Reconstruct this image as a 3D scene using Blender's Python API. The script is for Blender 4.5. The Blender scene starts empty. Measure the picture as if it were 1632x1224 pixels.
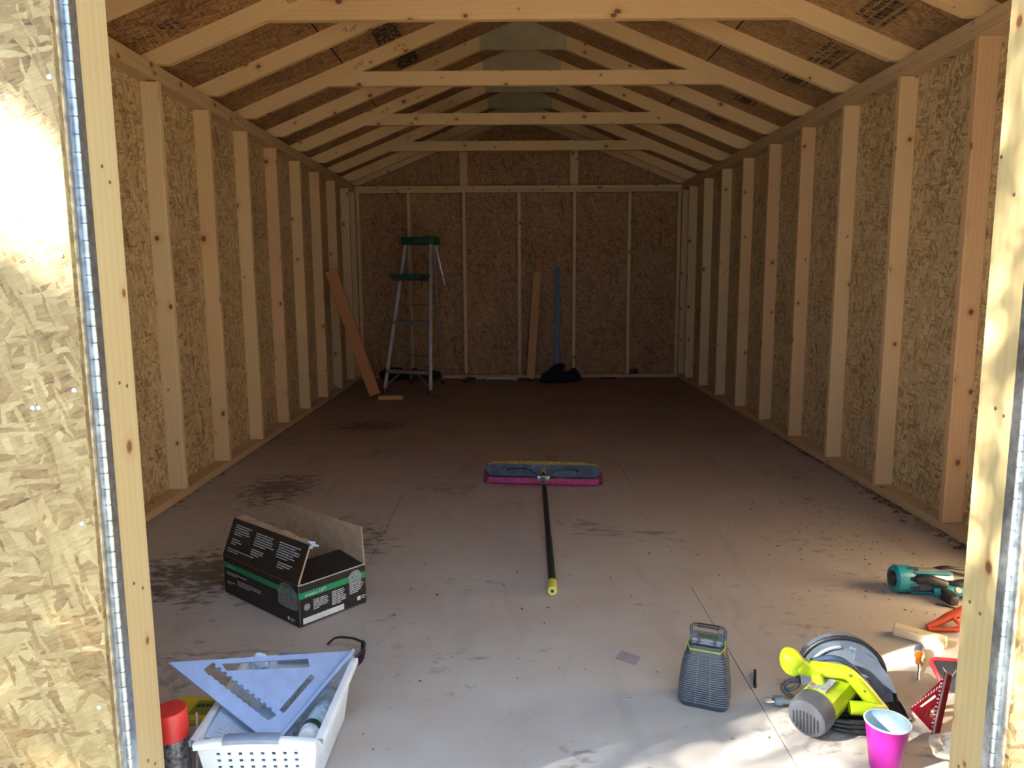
import bpy, bmesh, math, random
from mathutils import Vector, Matrix
random.seed(7)
SC = bpy.context.scene
C = SC.collection
R = math.radians
# ------------------------------------------------------------------ camera
F_PX, PITCH, YAW, ROLL = 1183.76, 0.1400, 0.0012, -0.0064
cam_d = bpy.data.cameras.new('camera'); cam = bpy.data.objects.new('camera', cam_d); C.objects.link(cam)
cam_d.sensor_width = 36.0; cam_d.lens = F_PX / 1632 * 36.0; cam_d.clip_start = 0.02; cam_d.clip_end = 200
_x = Vector((math.cos(YAW), -math.sin(YAW), 0)); _f = Vector((math.sin(YAW), math.cos(YAW), 0)); _z = Vector((0, 0, 1))
fwd = _f * math.cos(PITCH) - _z * math.sin(PITCH); upv = _z * math.cos(PITCH) + _f * math.sin(PITCH)
cr, sr = math.cos(ROLL), math.sin(ROLL)
rt = _x * cr + upv * sr; up2 = upv * cr - _x * sr
mw = Matrix((rt, up2, -fwd)).transposed().to_4x4(); mw.translation = Vector((-0.1008, 0.0, 1.1105))
cam.matrix_world = mw
SC.camera = cam
# ------------------------------------------------------------------ world, sun, exposure
w = bpy.data.worlds.new('sky'); SC.world = w; w.use_nodes = True
bg = w.node_tree.nodes['Background']
bg.inputs['Color'].default_value = (0.60, 0.77, 1.0, 1); bg.inputs['Strength'].default_value = 0.95
sun_d = bpy.data.lights.new('sun', 'SUN'); sun = bpy.data.objects.new('sun', sun_d); C.objects.link(sun)
sun_d.energy = 42.0; sun_d.color = (1.0, 0.93, 0.80); sun_d.angle = R(0.9)
SUN_DIR = Vector((1.0, 0.47, -0.66)).normalized()          # direction the light travels
sun.rotation_euler = SUN_DIR.to_track_quat('-Z', 'Y').to_euler(); sun.location = (-6, -3, 6)
SC.view_settings.view_transform = 'Standard'; SC.view_settings.look = 'None'
SC.view_settings.gamma = 1.0; SC.view_settings.use_curve_mapping = False
SC.view_settings.exposure = 1.65

# ------------------------------------------------------------------ node helpers and materials
class NT:
    def __init__(s, name):
        s.m = bpy.data.materials.new(name); s.m.use_nodes = True; s.t = s.m.node_tree
        s.b = s.t.nodes['Principled BSDF']
    def n(s, typ, props=None, **inp):
        nd = s.t.nodes.new('ShaderNode' + typ)
        for k, v in (props or {}).items(): setattr(nd, k, v)
        for k, v in inp.items():
            key = int(k[1:]) if k[0] == 'i' and k[1:].isdigit() else k.replace('_', ' ')
            if isinstance(v, bpy.types.NodeSocket): s.t.links.new(v, nd.inputs[key])
            else: nd.inputs[key].default_value = v
        return nd
    def mth(s, op, a, b=0.0, c=0.0, clamp=False):
        return s.n('Math', {'operation': op, 'use_clamp': clamp}, i0=a, i1=b, i2=c).outputs[0]
    def vm(s, op, a, b=(0, 0, 0)):
        nd = s.n('VectorMath', {'operation': op}, i0=a, i1=b)
        return nd.outputs['Value'] if op in ('LENGTH', 'DOT_PRODUCT') else nd.outputs['Vector']
    def mix(s, fac, a, b, blend='MIX'):
        nd = s.t.nodes.new('ShaderNodeMix'); nd.data_type = 'RGBA'; nd.blend_type = blend
        for k, v in ((0, fac), (6, a), (7, b)):
            if isinstance(v, bpy.types.NodeSocket): s.t.links.new(v, nd.inputs[k])
            else: nd.inputs[k].default_value = v if k == 0 else (tuple(v) + (1,))[:4]
        return nd.outputs[2]
    def ramp(s, fac, stops, interp='LINEAR'):
        nd = s.n('ValToRGB', None, Fac=fac); cr_ = nd.color_ramp; cr_.interpolation = interp
        while len(cr_.elements) < len(stops): cr_.elements.new(0.5)
        for e, (p, c) in zip(cr_.elements, stops):
            e.position = p; e.color = (tuple(c) + (1,))[:4] if not isinstance(c, (int, float)) else (c, c, c, 1)
        return nd.outputs[0]
    def uv(s, jitter=41.0):
        u = s.n('UVMap').outputs[0]
        r = s.n('ObjectInfo').outputs['Random']
        cx = s.n('CombineXYZ', None, X=s.mth('MULTIPLY', r, jitter), Y=s.mth('MULTIPLY', r, jitter * 1.7), Z=0.0).outputs[0]
        return s.vm('ADD', u, cx), r
    def tex(s, vec, scale, rot=0.0, loc=(0, 0, 0)):
        return s.n('Mapping', {'vector_type': 'TEXTURE'}, Vector=vec, Location=loc, Rotation=(0, 0, rot), Scale=(scale[0], scale[1], 1)).outputs[0]
    def set(s, **k):
        for a, v in k.items():
            key = a.replace('_', ' ')
            if isinstance(v, bpy.types.NodeSocket): s.t.links.new(v, s.b.inputs[key])
            else: s.b.inputs[key].default_value = (tuple(v) + (1,))[:4] if isinstance(v, tuple) else v
        return s.m
    def bump(s, h, strength=0.3, dist=0.002):
        s.t.links.new(s.n('Bump', None, Height=h, Strength=strength, Distance=dist).outputs[0], s.b.inputs['Normal'])

def mat_osb(name, stops, size=1.0, rough=0.6, bump=0.4):
    s = NT(name); uv, r = s.uv()
    w1 = s.n('TexNoise', None, Vector=uv, Scale=11.0, Detail=2.0).outputs['Color']
    w2 = s.n('TexNoise', None, Vector=uv, Scale=70.0, Detail=2.0).outputs['Color']
    uvw = s.vm('ADD', uv, s.vm('MULTIPLY', s.vm('SUBTRACT', w1, (.5, .5, .5)), (.022, .022, 0)))
    uvw = s.vm('ADD', uvw, s.vm('MULTIPLY', s.vm('SUBTRACT', w2, (.5, .5, .5)), (.006, .006, 0)))
    t = None
    for i, (lx, ly, a, th) in enumerate([(.070, .018, .25, 0), (.055, .012, 1.25, .35), (.085, .018, -.60, .50), (.045, .010, .85, .55), (.060, .013, -1.3, .62), (.035, .006, .10, .70), (.028, .005, 1.9, .80)]):
        v = s.n('TexVoronoi', {'voronoi_dimensions': '2D'}, Vector=s.tex(uvw, (lx * size, ly * size), a, (i * 1.7, i * .9, 0)), Scale=1.0)
        sp = s.n('SeparateColor', None, Color=v.outputs['Color']).outputs
        tone = s.mth('SUBTRACT', sp[0], s.mth('MULTIPLY', s.mth('POWER', v.outputs['Distance'], 3.0), .22))
        if t is None: t = tone
        else:
            m = s.mth('GREATER_THAN', sp[1], th)
            t = s.n('Mix', {'data_type': 'FLOAT'}, i0=m, i2=t, i3=tone).outputs[0]
    f1 = s.n('TexNoise', None, Vector=s.tex(uvw, (.05, .004), .4), Scale=1.0, Detail=4.0).outputs[0]
    f2 = s.n('TexNoise', None, Vector=uvw, Scale=42.0, Detail=5.0, Roughness=.65).outputs[0]
    fine = s.mth('ADD', f1, f2)
    big = s.n('TexNoise', None, Vector=uv, Scale=2.2, Detail=3.0).outputs[0]
    t2 = s.mth('ADD', s.mth('MULTIPLY', t, .62), s.mth('MULTIPLY', s.mth('SUBTRACT', fine, .80), .62), clamp=True)
    t3 = s.mth('ADD', t2, s.mth('MULTIPLY', s.mth('SUBTRACT', big, .42), .35), clamp=True)
    s.bump(t2, bump, .003)
    return s.set(Base_Color=s.ramp(t3, stops), Roughness=rough)

def mat_pine(name, tints, knots=True, rough=0.62):
    s = NT(name); uv, r = s.uv()
    base = s.ramp(r, [(i / (len(tints) - 1), c) for i, c in enumerate(tints)])
    g = s.n('TexNoise', None, Vector=s.tex(uv, (.9, .010)), Scale=1.0, Detail=4.0, Roughness=.6).outputs[0]
    wv = s.n('TexWave', {'wave_type': 'BANDS', 'bands_direction': 'Y'}, Vector=s.tex(uv, (2.2, .10)), Scale=1.6, Distortion=5.0, Detail=2.0, Detail_Scale=.8).outputs['Fac']
    f = s.mth('ADD', s.mth('MULTIPLY', g, .6), s.mth('MULTIPLY', wv, .35))
    col = s.mix(s.mth('MULTIPLY', f, .55, clamp=True), base, s.mix(1.0, base, (.86, .66, .48), 'MULTIPLY'))
    blot = s.n('TexNoise', None, Vector=uv, Scale=2.2, Detail=2.0).outputs[0]
    col = s.mix(s.mth('MULTIPLY', s.mth('SUBTRACT', blot, .45, clamp=True), 1.2, clamp=True), col, s.mix(1.0, col, (.93, .80, .66), 'MULTIPLY'))
    if knots:
        sx, sy = .33, .075
        q = s.tex(uv, (sx, sy)); v = s.n('TexVoronoi', {'voronoi_dimensions': '2D'}, Vector=q, Scale=1.0, Randomness=.95)
        d = s.vm('MULTIPLY', s.vm('SUBTRACT', q, v.outputs['Position']), (sx, sy * 1.25, 0))
        ln = s.vm('LENGTH', d); rnd = s.n('SeparateColor', None, Color=v.outputs['Color']).outputs
        rad = s.mth('MULTIPLY', s.mth('SUBTRACT', rnd[0], .35, clamp=True), .034)
        k = s.mth('SUBTRACT', 1.0, s.mth('DIVIDE', ln, s.mth('MAXIMUM', rad, .0006)), clamp=True)
        halo = s.mth('SUBTRACT', 1.0, s.mth('DIVIDE', ln, s.mth('MULTIPLY', s.mth('MAXIMUM', rad, .0006), 2.6)), clamp=True)
        col = s.mix(s.mth('MULTIPLY', halo, .55), col, (.42, .20, .085))
        col = s.mix(s.mth('MULTIPLY', k, 2.2, clamp=True), col, (.17, .070, .03))
    s.bump(f, .12, .001)
    return s.set(Base_Color=col, Roughness=rough)

def mat_plain(name, col, rough=0.5, metal=0.0, vary=0.10, scale=25.0, bump=0.0, **kw):
    s = NT(name)
    o = s.n('TexCoord').outputs['Object']
    nz = s.n('TexNoise', None, Vector=o, Scale=scale, Detail=3.0).outputs[0]
    dark = tuple(c * (1 - vary * 1.6) for c in col); light = tuple(min(1, c * (1 + vary)) for c in col)
    s.set(Base_Color=s.ramp(nz, [(.3, dark), (.7, light)]), Roughness=rough, Metallic=metal, **kw)
    if bump: s.bump(nz, bump, .002)
    return s.m

def mat_floor():
    s = NT('dusty_plywood')
    p = s.n('NewGeometry').outputs['Position']
    uv, r = s.uv(13.0)
    g = s.n('TexNoise', None, Vector=s.tex(uv, (.5, .012)), Scale=1.0, Detail=4.0).outputs[0]
    big = s.n('TexNoise', None, Vector=p, Scale=.9, Detail=4.0, Roughness=.6).outputs[0]
    med = s.n('TexNoise', None, Vector=p, Scale=5.0, Detail=5.0, Roughness=.65).outputs[0]
    col = s.mix(g, (.27, .150, .105), (.36, .215, .150))
    dust_skylight = s.mth('MULTIPLY', s.mth('SUBTRACT', s.mth('ADD', s.mth('MULTIPLY', big, .6), s.mth('MULTIPLY', med, .5)), .40, clamp=True), 2.6, clamp=True)
    yy = s.n('SeparateXYZ', None, Vector=p).outputs[1]
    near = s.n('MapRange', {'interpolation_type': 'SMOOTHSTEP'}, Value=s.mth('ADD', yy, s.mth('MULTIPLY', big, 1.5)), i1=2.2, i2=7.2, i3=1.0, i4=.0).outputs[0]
    dust_skylight = s.mth('ADD', s.mth('MULTIPLY', dust_skylight, .45), s.mth('MULTIPLY', near, .62), clamp=True)  # patchy dust, plus skylit grey painted in towards the doorway
    col = s.mix(dust_skylight, col, (.46, .46, .445))
    # tracked dirt: fine dark specks in drifting clouds
    warp = s.vm('ADD', p, s.vm('MULTIPLY', s.n('TexNoise', None, Vector=p, Scale=2.5, Detail=2.0).outputs['Color'], (.25, .25, 0)))
    cloud = s.n('TexNoise', None, Vector=warp, Scale=1.7, Detail=3.0).outputs[0]
    speck = s.n('TexNoise', None, Vector=s.n('Mapping', None, Vector=warp, Scale=(14, 26, 1)).outputs[0], Scale=1.0, Detail=5.0, Roughness=.7).outputs[0]
    a = s.mth('MULTIPLY', s.mth('SUBTRACT', cloud, .50, clamp=True), 1.1)
    b = s.mth('MULTIPLY', s.mth('SUBTRACT', s.mth('ADD', speck, a), .64, clamp=True), 7.0, clamp=True)
    # a heavy stain beside the nail box
    def blob(cx, cy, rx, ry):
        d = s.vm('LENGTH', s.vm('MULTIPLY', s.vm('SUBTRACT', p, (cx, cy, 0)), (1 / rx, 1 / ry, 0)))
        return s.mth('SUBTRACT', 1.0, d, clamp=True)
    st = s.mth('MAXIMUM', s.mth('MAXIMUM', blob(-1.25, 2.72, .55, .42), blob(-.95, 3.05, .5, .45)), s.mth('MAXIMUM', blob(-1.35, 3.9, .3, .5), blob(-1.2, 5.6, .5, .35)))
    c2 = s.mth('MULTIPLY', s.mth('SUBTRACT', s.mth('ADD', speck, s.mth('MULTIPLY', st, .30)), .615, clamp=True), 9.0, clamp=True)
    dirt = s.mth('MAXIMUM', s.mth('MULTIPLY', b, .55), s.mth('MULTIPLY', s.mth('MULTIPLY', c2, s.mth('MULTIPLY', st, 3.0, clamp=True)), .85))
    col = s.mix(dirt, col, (.075, .062, .055))
    # long boot and broom drags
    drag = s.n('TexNoise', None, Vector=s.n('Mapping', None, Vector=warp, Rotation=(0, 0, .5), Scale=(9, 1.1, 1)).outputs[0], Scale=1.0, Detail=3.0).outputs[0]
    col = s.mix(s.mth('MULTIPLY', s.mth('SUBTRACT', drag, .56, clamp=True), 2.4, clamp=True), col, s.mix(1.0, col, (.70, .68, .66), 'MULTIPLY'))
    chalk = s.n('TexNoise', None, Vector=p, Scale=60.0, Detail=2.0).outputs[0]
    col = s.mix(s.mth('MULTIPLY', s.mth('SUBTRACT', chalk, .70, clamp=True), 6.0, clamp=True), col, (.62, .60, .56))
    s.bump(med, .08, .003)
    return s.set(Base_Color=col, Roughness=s.ramp(med, [(.3, .50), (.7, .72)]))

M = {}
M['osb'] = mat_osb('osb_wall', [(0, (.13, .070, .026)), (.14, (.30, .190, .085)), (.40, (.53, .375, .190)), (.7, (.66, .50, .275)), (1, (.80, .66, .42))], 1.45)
M['osb_back'] = mat_osb('osb_back', [(0, (.095, .040, .018)), (.14, (.22, .105, .046)), (.40, (.38, .200, .092)), (.7, (.48, .275, .135)), (1, (.60, .38, .20))], 1.45)  # wall board made darker and redder, the back wall's dimness painted in
M['osb_roof'] = mat_osb('osb_roof', [(0, (.07, .030, .012)), (.2, (.20, .098, .040)), (.5, (.34, .180, .078)), (.75, (.46, .27, .125)), (1, (.58, .38, .19))], 1.3)  # same board as the walls, roof shade put into its colours
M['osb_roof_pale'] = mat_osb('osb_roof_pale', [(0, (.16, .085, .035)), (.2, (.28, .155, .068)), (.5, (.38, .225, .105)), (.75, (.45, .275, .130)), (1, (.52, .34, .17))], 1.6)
M['osb_door'] = mat_osb('osb_door', [(0, (.055, .030, .010)), (.12, (.145, .088, .030)), (.40, (.215, .155, .066)), (.7, (.28, .220, .105)), (1, (.38, .325, .185))], 1.5, .45, .5)
M['pine'] = mat_pine('pine_stud', [(.74, .57, .33), (.72, .53, .29), (.76, .61, .37), (.70, .49, .27), (.75, .59, .35), (.73, .55, .30)])
M['pine_pink'] = mat_pine('pine_pink', [(.68, .46, .26), (.70, .48, .27)])
M['pine_rafter'] = mat_pine('pine_rafter', [(.74, .55, .30), (.70, .50, .28), (.76, .57, .32)])
M['plate'] = mat_pine('pine_plate', [(.58, .43, .26), (.62, .46, .27)])
M['jamb'] = mat_pine('pine_jamb', [(.46, .39, .215), (.48, .40, .22)])
M['brown_board'] = mat_pine('brown_board', [(.50, .21, .09), (.55, .25, .10)], False)
M['tan_board'] = mat_pine('tan_board', [(.62, .36, .16), (.60, .34, .15)], False)
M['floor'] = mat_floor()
M['gusset'] = mat_plain('grey_gusset', (.42, .36, .23), .7, 0, .12, 6)
M['ink'] = mat_plain('black_ink', (.02, .018, .02), .8)
M['ink_faint'] = mat_plain('faint_ink', (.20, .14, .08), .8)
M['steel'] = mat_plain('galvanised_steel', (.45, .50, .55), .35, .9, .2, 60)
M['nail'] = mat_plain('dull_nail', (.16, .14, .12), .5, .6)
M['zinc_screw'] = mat_plain('zinc_screw', (.50, .60, .75), .3, .9)
M['weathered'] = mat_plain('weathered_edge', (.50, .40, .26), .8, 0, .35, 60, .3)
M['ground'] = mat_plain('leafy_soil', (.13, .125, .10), .95, 0, .35, 3, .5)

# ------------------------------------------------------------------ mesh helpers
def uv_box(me, lumber=False):
    if not me.uv_layers: me.uv_layers.new(name='UVMap')
    d = me.uv_layers[0].data; vs = me.vertices
    for p in me.polygons:
        n = p.normal; a = max(range(3), key=lambda i: abs(n[i]))
        for li in p.loop_indices:
            c = vs[me.loops[li].vertex_index].co
            d[li].uv = (c.y, c.z + .7) if a == 0 else ((c.x, c.z + .37) if a == 1 else (c.x, c.y))

def mesh_of(bm, name, smooth=None, uv=True):
    bmesh.ops.remove_doubles(bm, verts=bm.verts, dist=1e-6) if False else None
    me = bpy.data.meshes.new(name); bm.normal_update(); bm.to_mesh(me); bm.free()
    if smooth is not None:
        for p in me.polygons: p.use_smooth = True
        me.set_sharp_from_angle(angle=R(smooth))
    if uv: uv_box(me)
    return me

def root_loc(p):
    return p.matrix_basis.translation if p and p.parent is None else (root_loc(p.parent) + p.matrix_basis.translation if p else Vector())

def obj(name, bm, mat, parent=None, smooth=None, at=None):
    """bm holds world coordinates; the object's origin goes to `at` (or to the parent's origin)."""
    base = Vector(at) if at is not None else (root_loc(parent) if parent else Vector())
    bmesh.ops.translate(bm, verts=bm.verts, vec=-base)
    o = bpy.data.objects.new(name, mesh_of(bm, name, smooth)); C.objects.link(o)
    if mat: o.data.materials.append(mat)
    o.location = base - (root_loc(parent) if parent else Vector())
    if parent: o.parent = parent
    return o

def tag(o, label, cat=None, group=None, kind=None):
    o['label'] = label
    if cat: o['category'] = cat
    if group: o['group'] = group
    if kind: o['kind'] = kind
    return o

def thing(name, label, cat, loc, group=None, kind=None):
    o = bpy.data.objects.new(name, None); C.objects.link(o); o.location = loc; o.empty_display_size = .05
    o.matrix_basis.translation = Vector(loc)
    return tag(o, label, cat, group, kind)

def B(): return bmesh.new()

def box(bm, lo, hi, M_=None, bev=0.0, seg=2):
    vs = [bm.verts.new((x, y, z)) for x in (lo[0], hi[0]) for y in (lo[1], hi[1]) for z in (lo[2], hi[2])]
    fs = [bm.faces.new([vs[i] for i in q]) for q in ((0, 1, 3, 2), (4, 6, 7, 5), (0, 4, 5, 1), (2, 3, 7, 6), (0, 2, 6, 4), (1, 5, 7, 3))]
    if bev:
        es = list({e for f in fs for e in f.edges})
        r = bmesh.ops.bevel(bm, geom=es, offset=bev, segments=seg, affect='EDGES', profile=.5)
        vs = list({v for f in r['faces'] for v in f.verts} | {v for v in vs if v.is_valid})
    if M_ is not None: bmesh.ops.transform(bm, matrix=M_, verts=vs)
    return vs

def frame(p, xdir, zdir):
    x = Vector(xdir).normalized(); z = Vector(zdir); y = z.cross(x).normalized(); z = x.cross(y)
    m = Matrix((x, y, z)).transposed().to_4x4(); m.translation = Vector(p); return m

def tube(bm, pts, rad, n=8, cap=True, flat=1.0, upref=(0, 0, 1)):
    pts = [Vector(p) for p in pts]; rings = []; k = len(pts)
    rs = rad if isinstance(rad, (list, tuple)) else [rad] * k
    ref = Vector(upref)
    for i, p in enumerate(pts):
        d = (pts[min(i + 1, k - 1)] - pts[max(i - 1, 0)]).normalized()
        a = ref - d * ref.dot(d)
        if a.length < 1e-3: a = Vector((1, 0, 0)) - d * d.x
        if a.length < 1e-3: a = Vector((0, 1, 0)) - d * d.y
        a.normalize(); b = d.cross(a)
        rings.append([bm.verts.new(p + (a * math.cos(2 * math.pi * j / n) * flat + b * math.sin(2 * math.pi * j / n)) * rs[i]) for j in range(n)])
    for r0, r1 in zip(rings, rings[1:]):
        for j in range(n): bm.faces.new((r0[j], r0[(j + 1) % n], r1[(j + 1) % n], r1[j]))
    if cap:
        bm.faces.new(rings[0][::-1]); bm.faces.new(rings[-1])
    return rings

def smooth_path(pts, n=6):
    pts = [Vector(p) for p in pts]; out = []
    for i in range(len(pts) - 1):
        p0, p1, p2, p3 = pts[max(i - 1, 0)], pts[i], pts[i + 1], pts[min(i + 2, len(pts) - 1)]
        for j in range(n):
            t = j / n
            out.append(.5 * ((2 * p1) + (p2 - p0) * t + (2 * p0 - 5 * p1 + 4 * p2 - p3) * t * t + (3 * p1 - p0 - 3 * p2 + p3) * t ** 3))
    return out + [pts[-1]]

def lathe(bm, prof, n=24, M_=None, cap0=True, cap1=True):
    rings = []
    for r, z in prof:
        rings.append([bm.verts.new((r * math.cos(2 * math.pi * j / n), r * math.sin(2 * math.pi * j / n), z)) for j in range(n)])
    for r0, r1 in zip(rings, rings[1:]):
        for j in range(n): bm.faces.new((r0[j], r0[(j + 1) % n], r1[(j + 1) % n], r1[j]))
    if cap0: bm.faces.new(rings[0][::-1])
    if cap1: bm.faces.new(rings[-1])
    if M_ is not None: bmesh.ops.transform(bm, matrix=M_, verts=[v for r in rings for v in r])

def prism(bm, poly, h, M_=None, holes=(), z0=0.0):
    """polygon (with holes) in XY extruded from z0 to z0+h"""
    es = []; vs = []
    for loop in [poly] + list(holes):
        v = [bm.verts.new((p[0], p[1], z0)) for p in loop]; vs += v
        es += [bm.edges.new((v[i], v[(i + 1) % len(v)])) for i in range(len(v))]
    r = bmesh.ops.triangle_fill(bm, use_beauty=True, use_dissolve=False, edges=es)
    fs = [g for g in r['geom'] if isinstance(g, bmesh.types.BMFace)]
    if h:
        e = bmesh.ops.extrude_face_region(bm, geom=fs)
        nv = [g for g in e['geom'] if isinstance(g, bmesh.types.BMVert)]
        bmesh.ops.translate(bm, verts=nv, vec=(0, 0, h)); vs += nv
    allf = list({f for v in vs for f in v.link_faces})
    bmesh.ops.recalc_face_normals(bm, faces=allf)
    if M_ is not None: bmesh.ops.transform(bm, matrix=M_, verts=vs)
    return vs

def rrect(w_, h_, r, n=4, cx=0, cy=0):
    out = []
    for sx, sy, a0 in ((1, 1, 0), (-1, 1, 90), (-1, -1, 180), (1, -1, 270)):
        for i in range(n + 1):
            a = R(a0 + 90 * i / n); out.append((cx + sx * (w_ / 2 - r) + r * math.cos(a), cy + sy * (h_ / 2 - r) + r * math.sin(a)))
    return out

def quad(bm, pts): return bm.faces.new([bm.verts.new(p) for p in pts])

_cache = {}
def lumber(name, p0, p1, w_, t_, parent, mat, side=(0, 0, 1), bev=.003):
    """board from p0 to p1 (centre line), width w_ along `side`, thickness t_; mesh data shared by alike boards"""
    p0, p1 = Vector(p0), Vector(p1); L = (p1 - p0).length
    key = (round(L, 3), w_, t_, mat.name)
    if key not in _cache:
        bm = B(); box(bm, (-L / 2, -t_ / 2, -w_ / 2), (L / 2, t_ / 2, w_ / 2), None, bev, 1)
        me = mesh_of(bm, name); me.materials.append(mat); _cache[key] = me
    o = bpy.data.objects.new(name, _cache[key]); C.objects.link(o)
    m = frame((p0 + p1) / 2, p1 - p0, side)
    if parent: o.parent = parent; m.translation -= root_loc(parent)
    o.matrix_basis = m
    return o

def text_mesh(s, size):
    cu = bpy.data.curves.new('lettering', 'FONT'); cu.body = s; cu.size = size; cu.extrude = 0
    t = bpy.data.objects.new('lettering', cu); C.objects.link(t)
    bpy.context.view_layer.update()
    me = bpy.data.meshes.new_from_object(t.evaluated_get(bpy.context.evaluated_depsgraph_get()))
    bpy.data.objects.remove(t); bpy.data.curves.remove(cu)
    return me

def text_bm(bm, s, size, M_, squeeze=1.0):
    me = text_mesh(s, size); k = len(bm.verts); bm.from_mesh(me); bm.verts.ensure_lookup_table()
    vs = list(bm.verts)[k:]
    wd = max(v.co.x for v in vs)
    bmesh.ops.transform(bm, matrix=M_ @ Matrix.Diagonal((squeeze, 1, 1, 1)), verts=vs)
    bpy.data.meshes.remove(me); return wd * squeeze
# ================================================================== THE SHED
S = .6096; XL, XR = -1.80, 1.79; XLS, XRS = XL - .089, XR + .089
HS = 2.07; PT = 2.146; YF0, YF1 = 1.27, 1.37; YB = 8.37; YBS = YB + .089
DL, DR, DH = -.800, .773, 2.03                       # door opening
SL = .41                                             # roof slope
def roof_z(x): return 2.9562 - SL * abs(x)           # underside of the roof deck
def raft_z(x): return 2.860 - SL * abs(x)            # lower edge of the rafters

bm = B(); box(bm, (-14, -14, -.46), (14, 22, -.36))
tag(obj('ground', bm, M['ground'], at=(0, 0, -.36)), 'bare leafy ground around the shed', 'ground', kind='structure')

fl_ = thing('floor', 'dusty stained plywood floor of the shed', 'floor', (0, 4.8, 0), kind='structure')
ys = [1.25, 2.565, 3.784, 5.003, 6.223, 7.442, YBS]
for i in range(6):
    xs = [XLS, .549, XRS] if i % 2 == 0 else [XLS, -.67, XRS]
    for j in range(2):
        bm = B(); box(bm, (xs[j] + .0012, ys[i] + .0012, -.018), (xs[j + 1] - .0012, ys[i + 1] - .0012, 0))
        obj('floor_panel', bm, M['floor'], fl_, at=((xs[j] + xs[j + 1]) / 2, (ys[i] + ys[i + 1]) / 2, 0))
for k in range(19):
    y = 1.29 + k * .3975
    lumber('joist', (XLS, y, -.09), (XRS, y, -.09), .14, .038, fl_, M['plate'])

def side_wall(name, xin, sgn, label, y1, pinks):
    wl = thing(name, label, 'wall', (xin + sgn * .1, 4.8, 0), kind='structure')
    xs_ = xin + sgn * .089
    ye = [YF0 - .0015] + [y1 + .019 + S * k for k in (-3, -1, 1, 3, 5)] + [YBS]
    for a, b in zip(ye, ye[1:]):
        x0, x1 = sorted((xs_, xs_ + sgn * .011))
        # local frame with the sheet's long axis upright so the strands follow it
        o = obj('sheathing_panel', bm_panel(x0, x1, a + .001, b - .001), M['osb'], wl, at=(xs_, (a + b) / 2, 1.0))
    for k in range(-3, 8):
        y = y1 + S * k + .019
        m_ = M['pine_pink'] if k in pinks else M['pine']
        lumber('stud', (xin + sgn * .0445, y, .038), (xin + sgn * .0445, y, HS), .089, .038, wl, m_, (1, 0, 0))
    lumber('stud', (xin + sgn * .0445, YB - .021, .038), (xin + sgn * .0445, YB - .021, HS), .089, .038, wl, M['pine'], (1, 0, 0))
    lumber('bottom_plate', (xin + sgn * .0445, YF1, .019), (xin + sgn * .0445, YBS, .019), .089, .038, wl, M['plate'], (1, 0, 0))
    for z, a, b in ((HS + .019, YF0, 5.6), (HS + .019, 5.602, YBS), (HS + .057, YF0, 4.4), (HS + .057, 4.402, YBS)):
        lumber('top_plate', (xin + sgn * .0445, a, z), (xin + sgn * .0445, b, z), .089, .038, wl, M['plate'], (1, 0, 0))
    return wl
def bm_panel(x0, x1, a, b):
    bm = B(); box(bm, (x0, a, -.06), (x1, b, 2.1745)); return bm
wall_l = side_wall('wall_left', XL, -1, 'left shed wall of strand board between bare pine studs', 3.76, (3,))
wall_r = side_wall('wall_right', XR, 1, 'right shed wall of strand board between bare pine studs', 3.751, (-1, 2, 3))

wall_b = thing('wall_back', 'back shed wall of strand board with thin studs and gable', 'wall', (0, YBS, 0), kind='structure')
bx_ = [XLS, -1.2192, 0, 1.2192, XRS]
for a, b in zip(bx_, bx_[1:]):
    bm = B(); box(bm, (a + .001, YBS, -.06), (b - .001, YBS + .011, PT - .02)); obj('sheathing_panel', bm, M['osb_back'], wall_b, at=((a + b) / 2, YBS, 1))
for a, b in ((XLS, -.61), (-.61, .61), (.61, XRS)):
    a1, b1 = a + .001, b - .001
    poly = [(a1, PT - .018), (b1, PT - .018), (b1, roof_z(b1))] + ([(0, roof_z(0))] if a1 < 0 < b1 else []) + [(a1, roof_z(a1))]
    bm = B(); prism(bm, poly, .011, Matrix(((1, 0, 0, 0), (0, 0, 1, YBS), (0, 1, 0, 0), (0, 0, 0, 1))))
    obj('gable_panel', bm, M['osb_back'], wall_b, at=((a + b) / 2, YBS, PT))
for x in (-1.778, -1.2192, -.6096, 0, .6096, 1.2192, 1.768):
    lumber('stud', (x, YB + .0445, .038), (x, YB + .0445, HS - .015), .089, .038, wall_b, M['pine'], (0, 1, 0))
lumber('bottom_plate', (XL + .002, YB + .0445, .019), (XR - .002, YB + .0445, .019), .089, .038, wall_b, M['plate'], (0, 1, 0))
for z, a, b in ((HS + .004, XL, .7), (HS + .004, .702, XR), (HS + .042, XL, -.5), (HS + .042, -.498, XR)):
    lumber('top_plate', (a + .001, YB + .0445, z), (b - .001, YB + .0445, z), .089, .038, wall_b, M['pine'], (0, 1, 0))
for x in (-.6096, .6096):
    lumber('gable_stud', (x, YB + .062, HS + .061), (x, YB + .062, raft_z(x) + .02), .089, .038, wall_b, M['pine'], (1, 0, 0))

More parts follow.
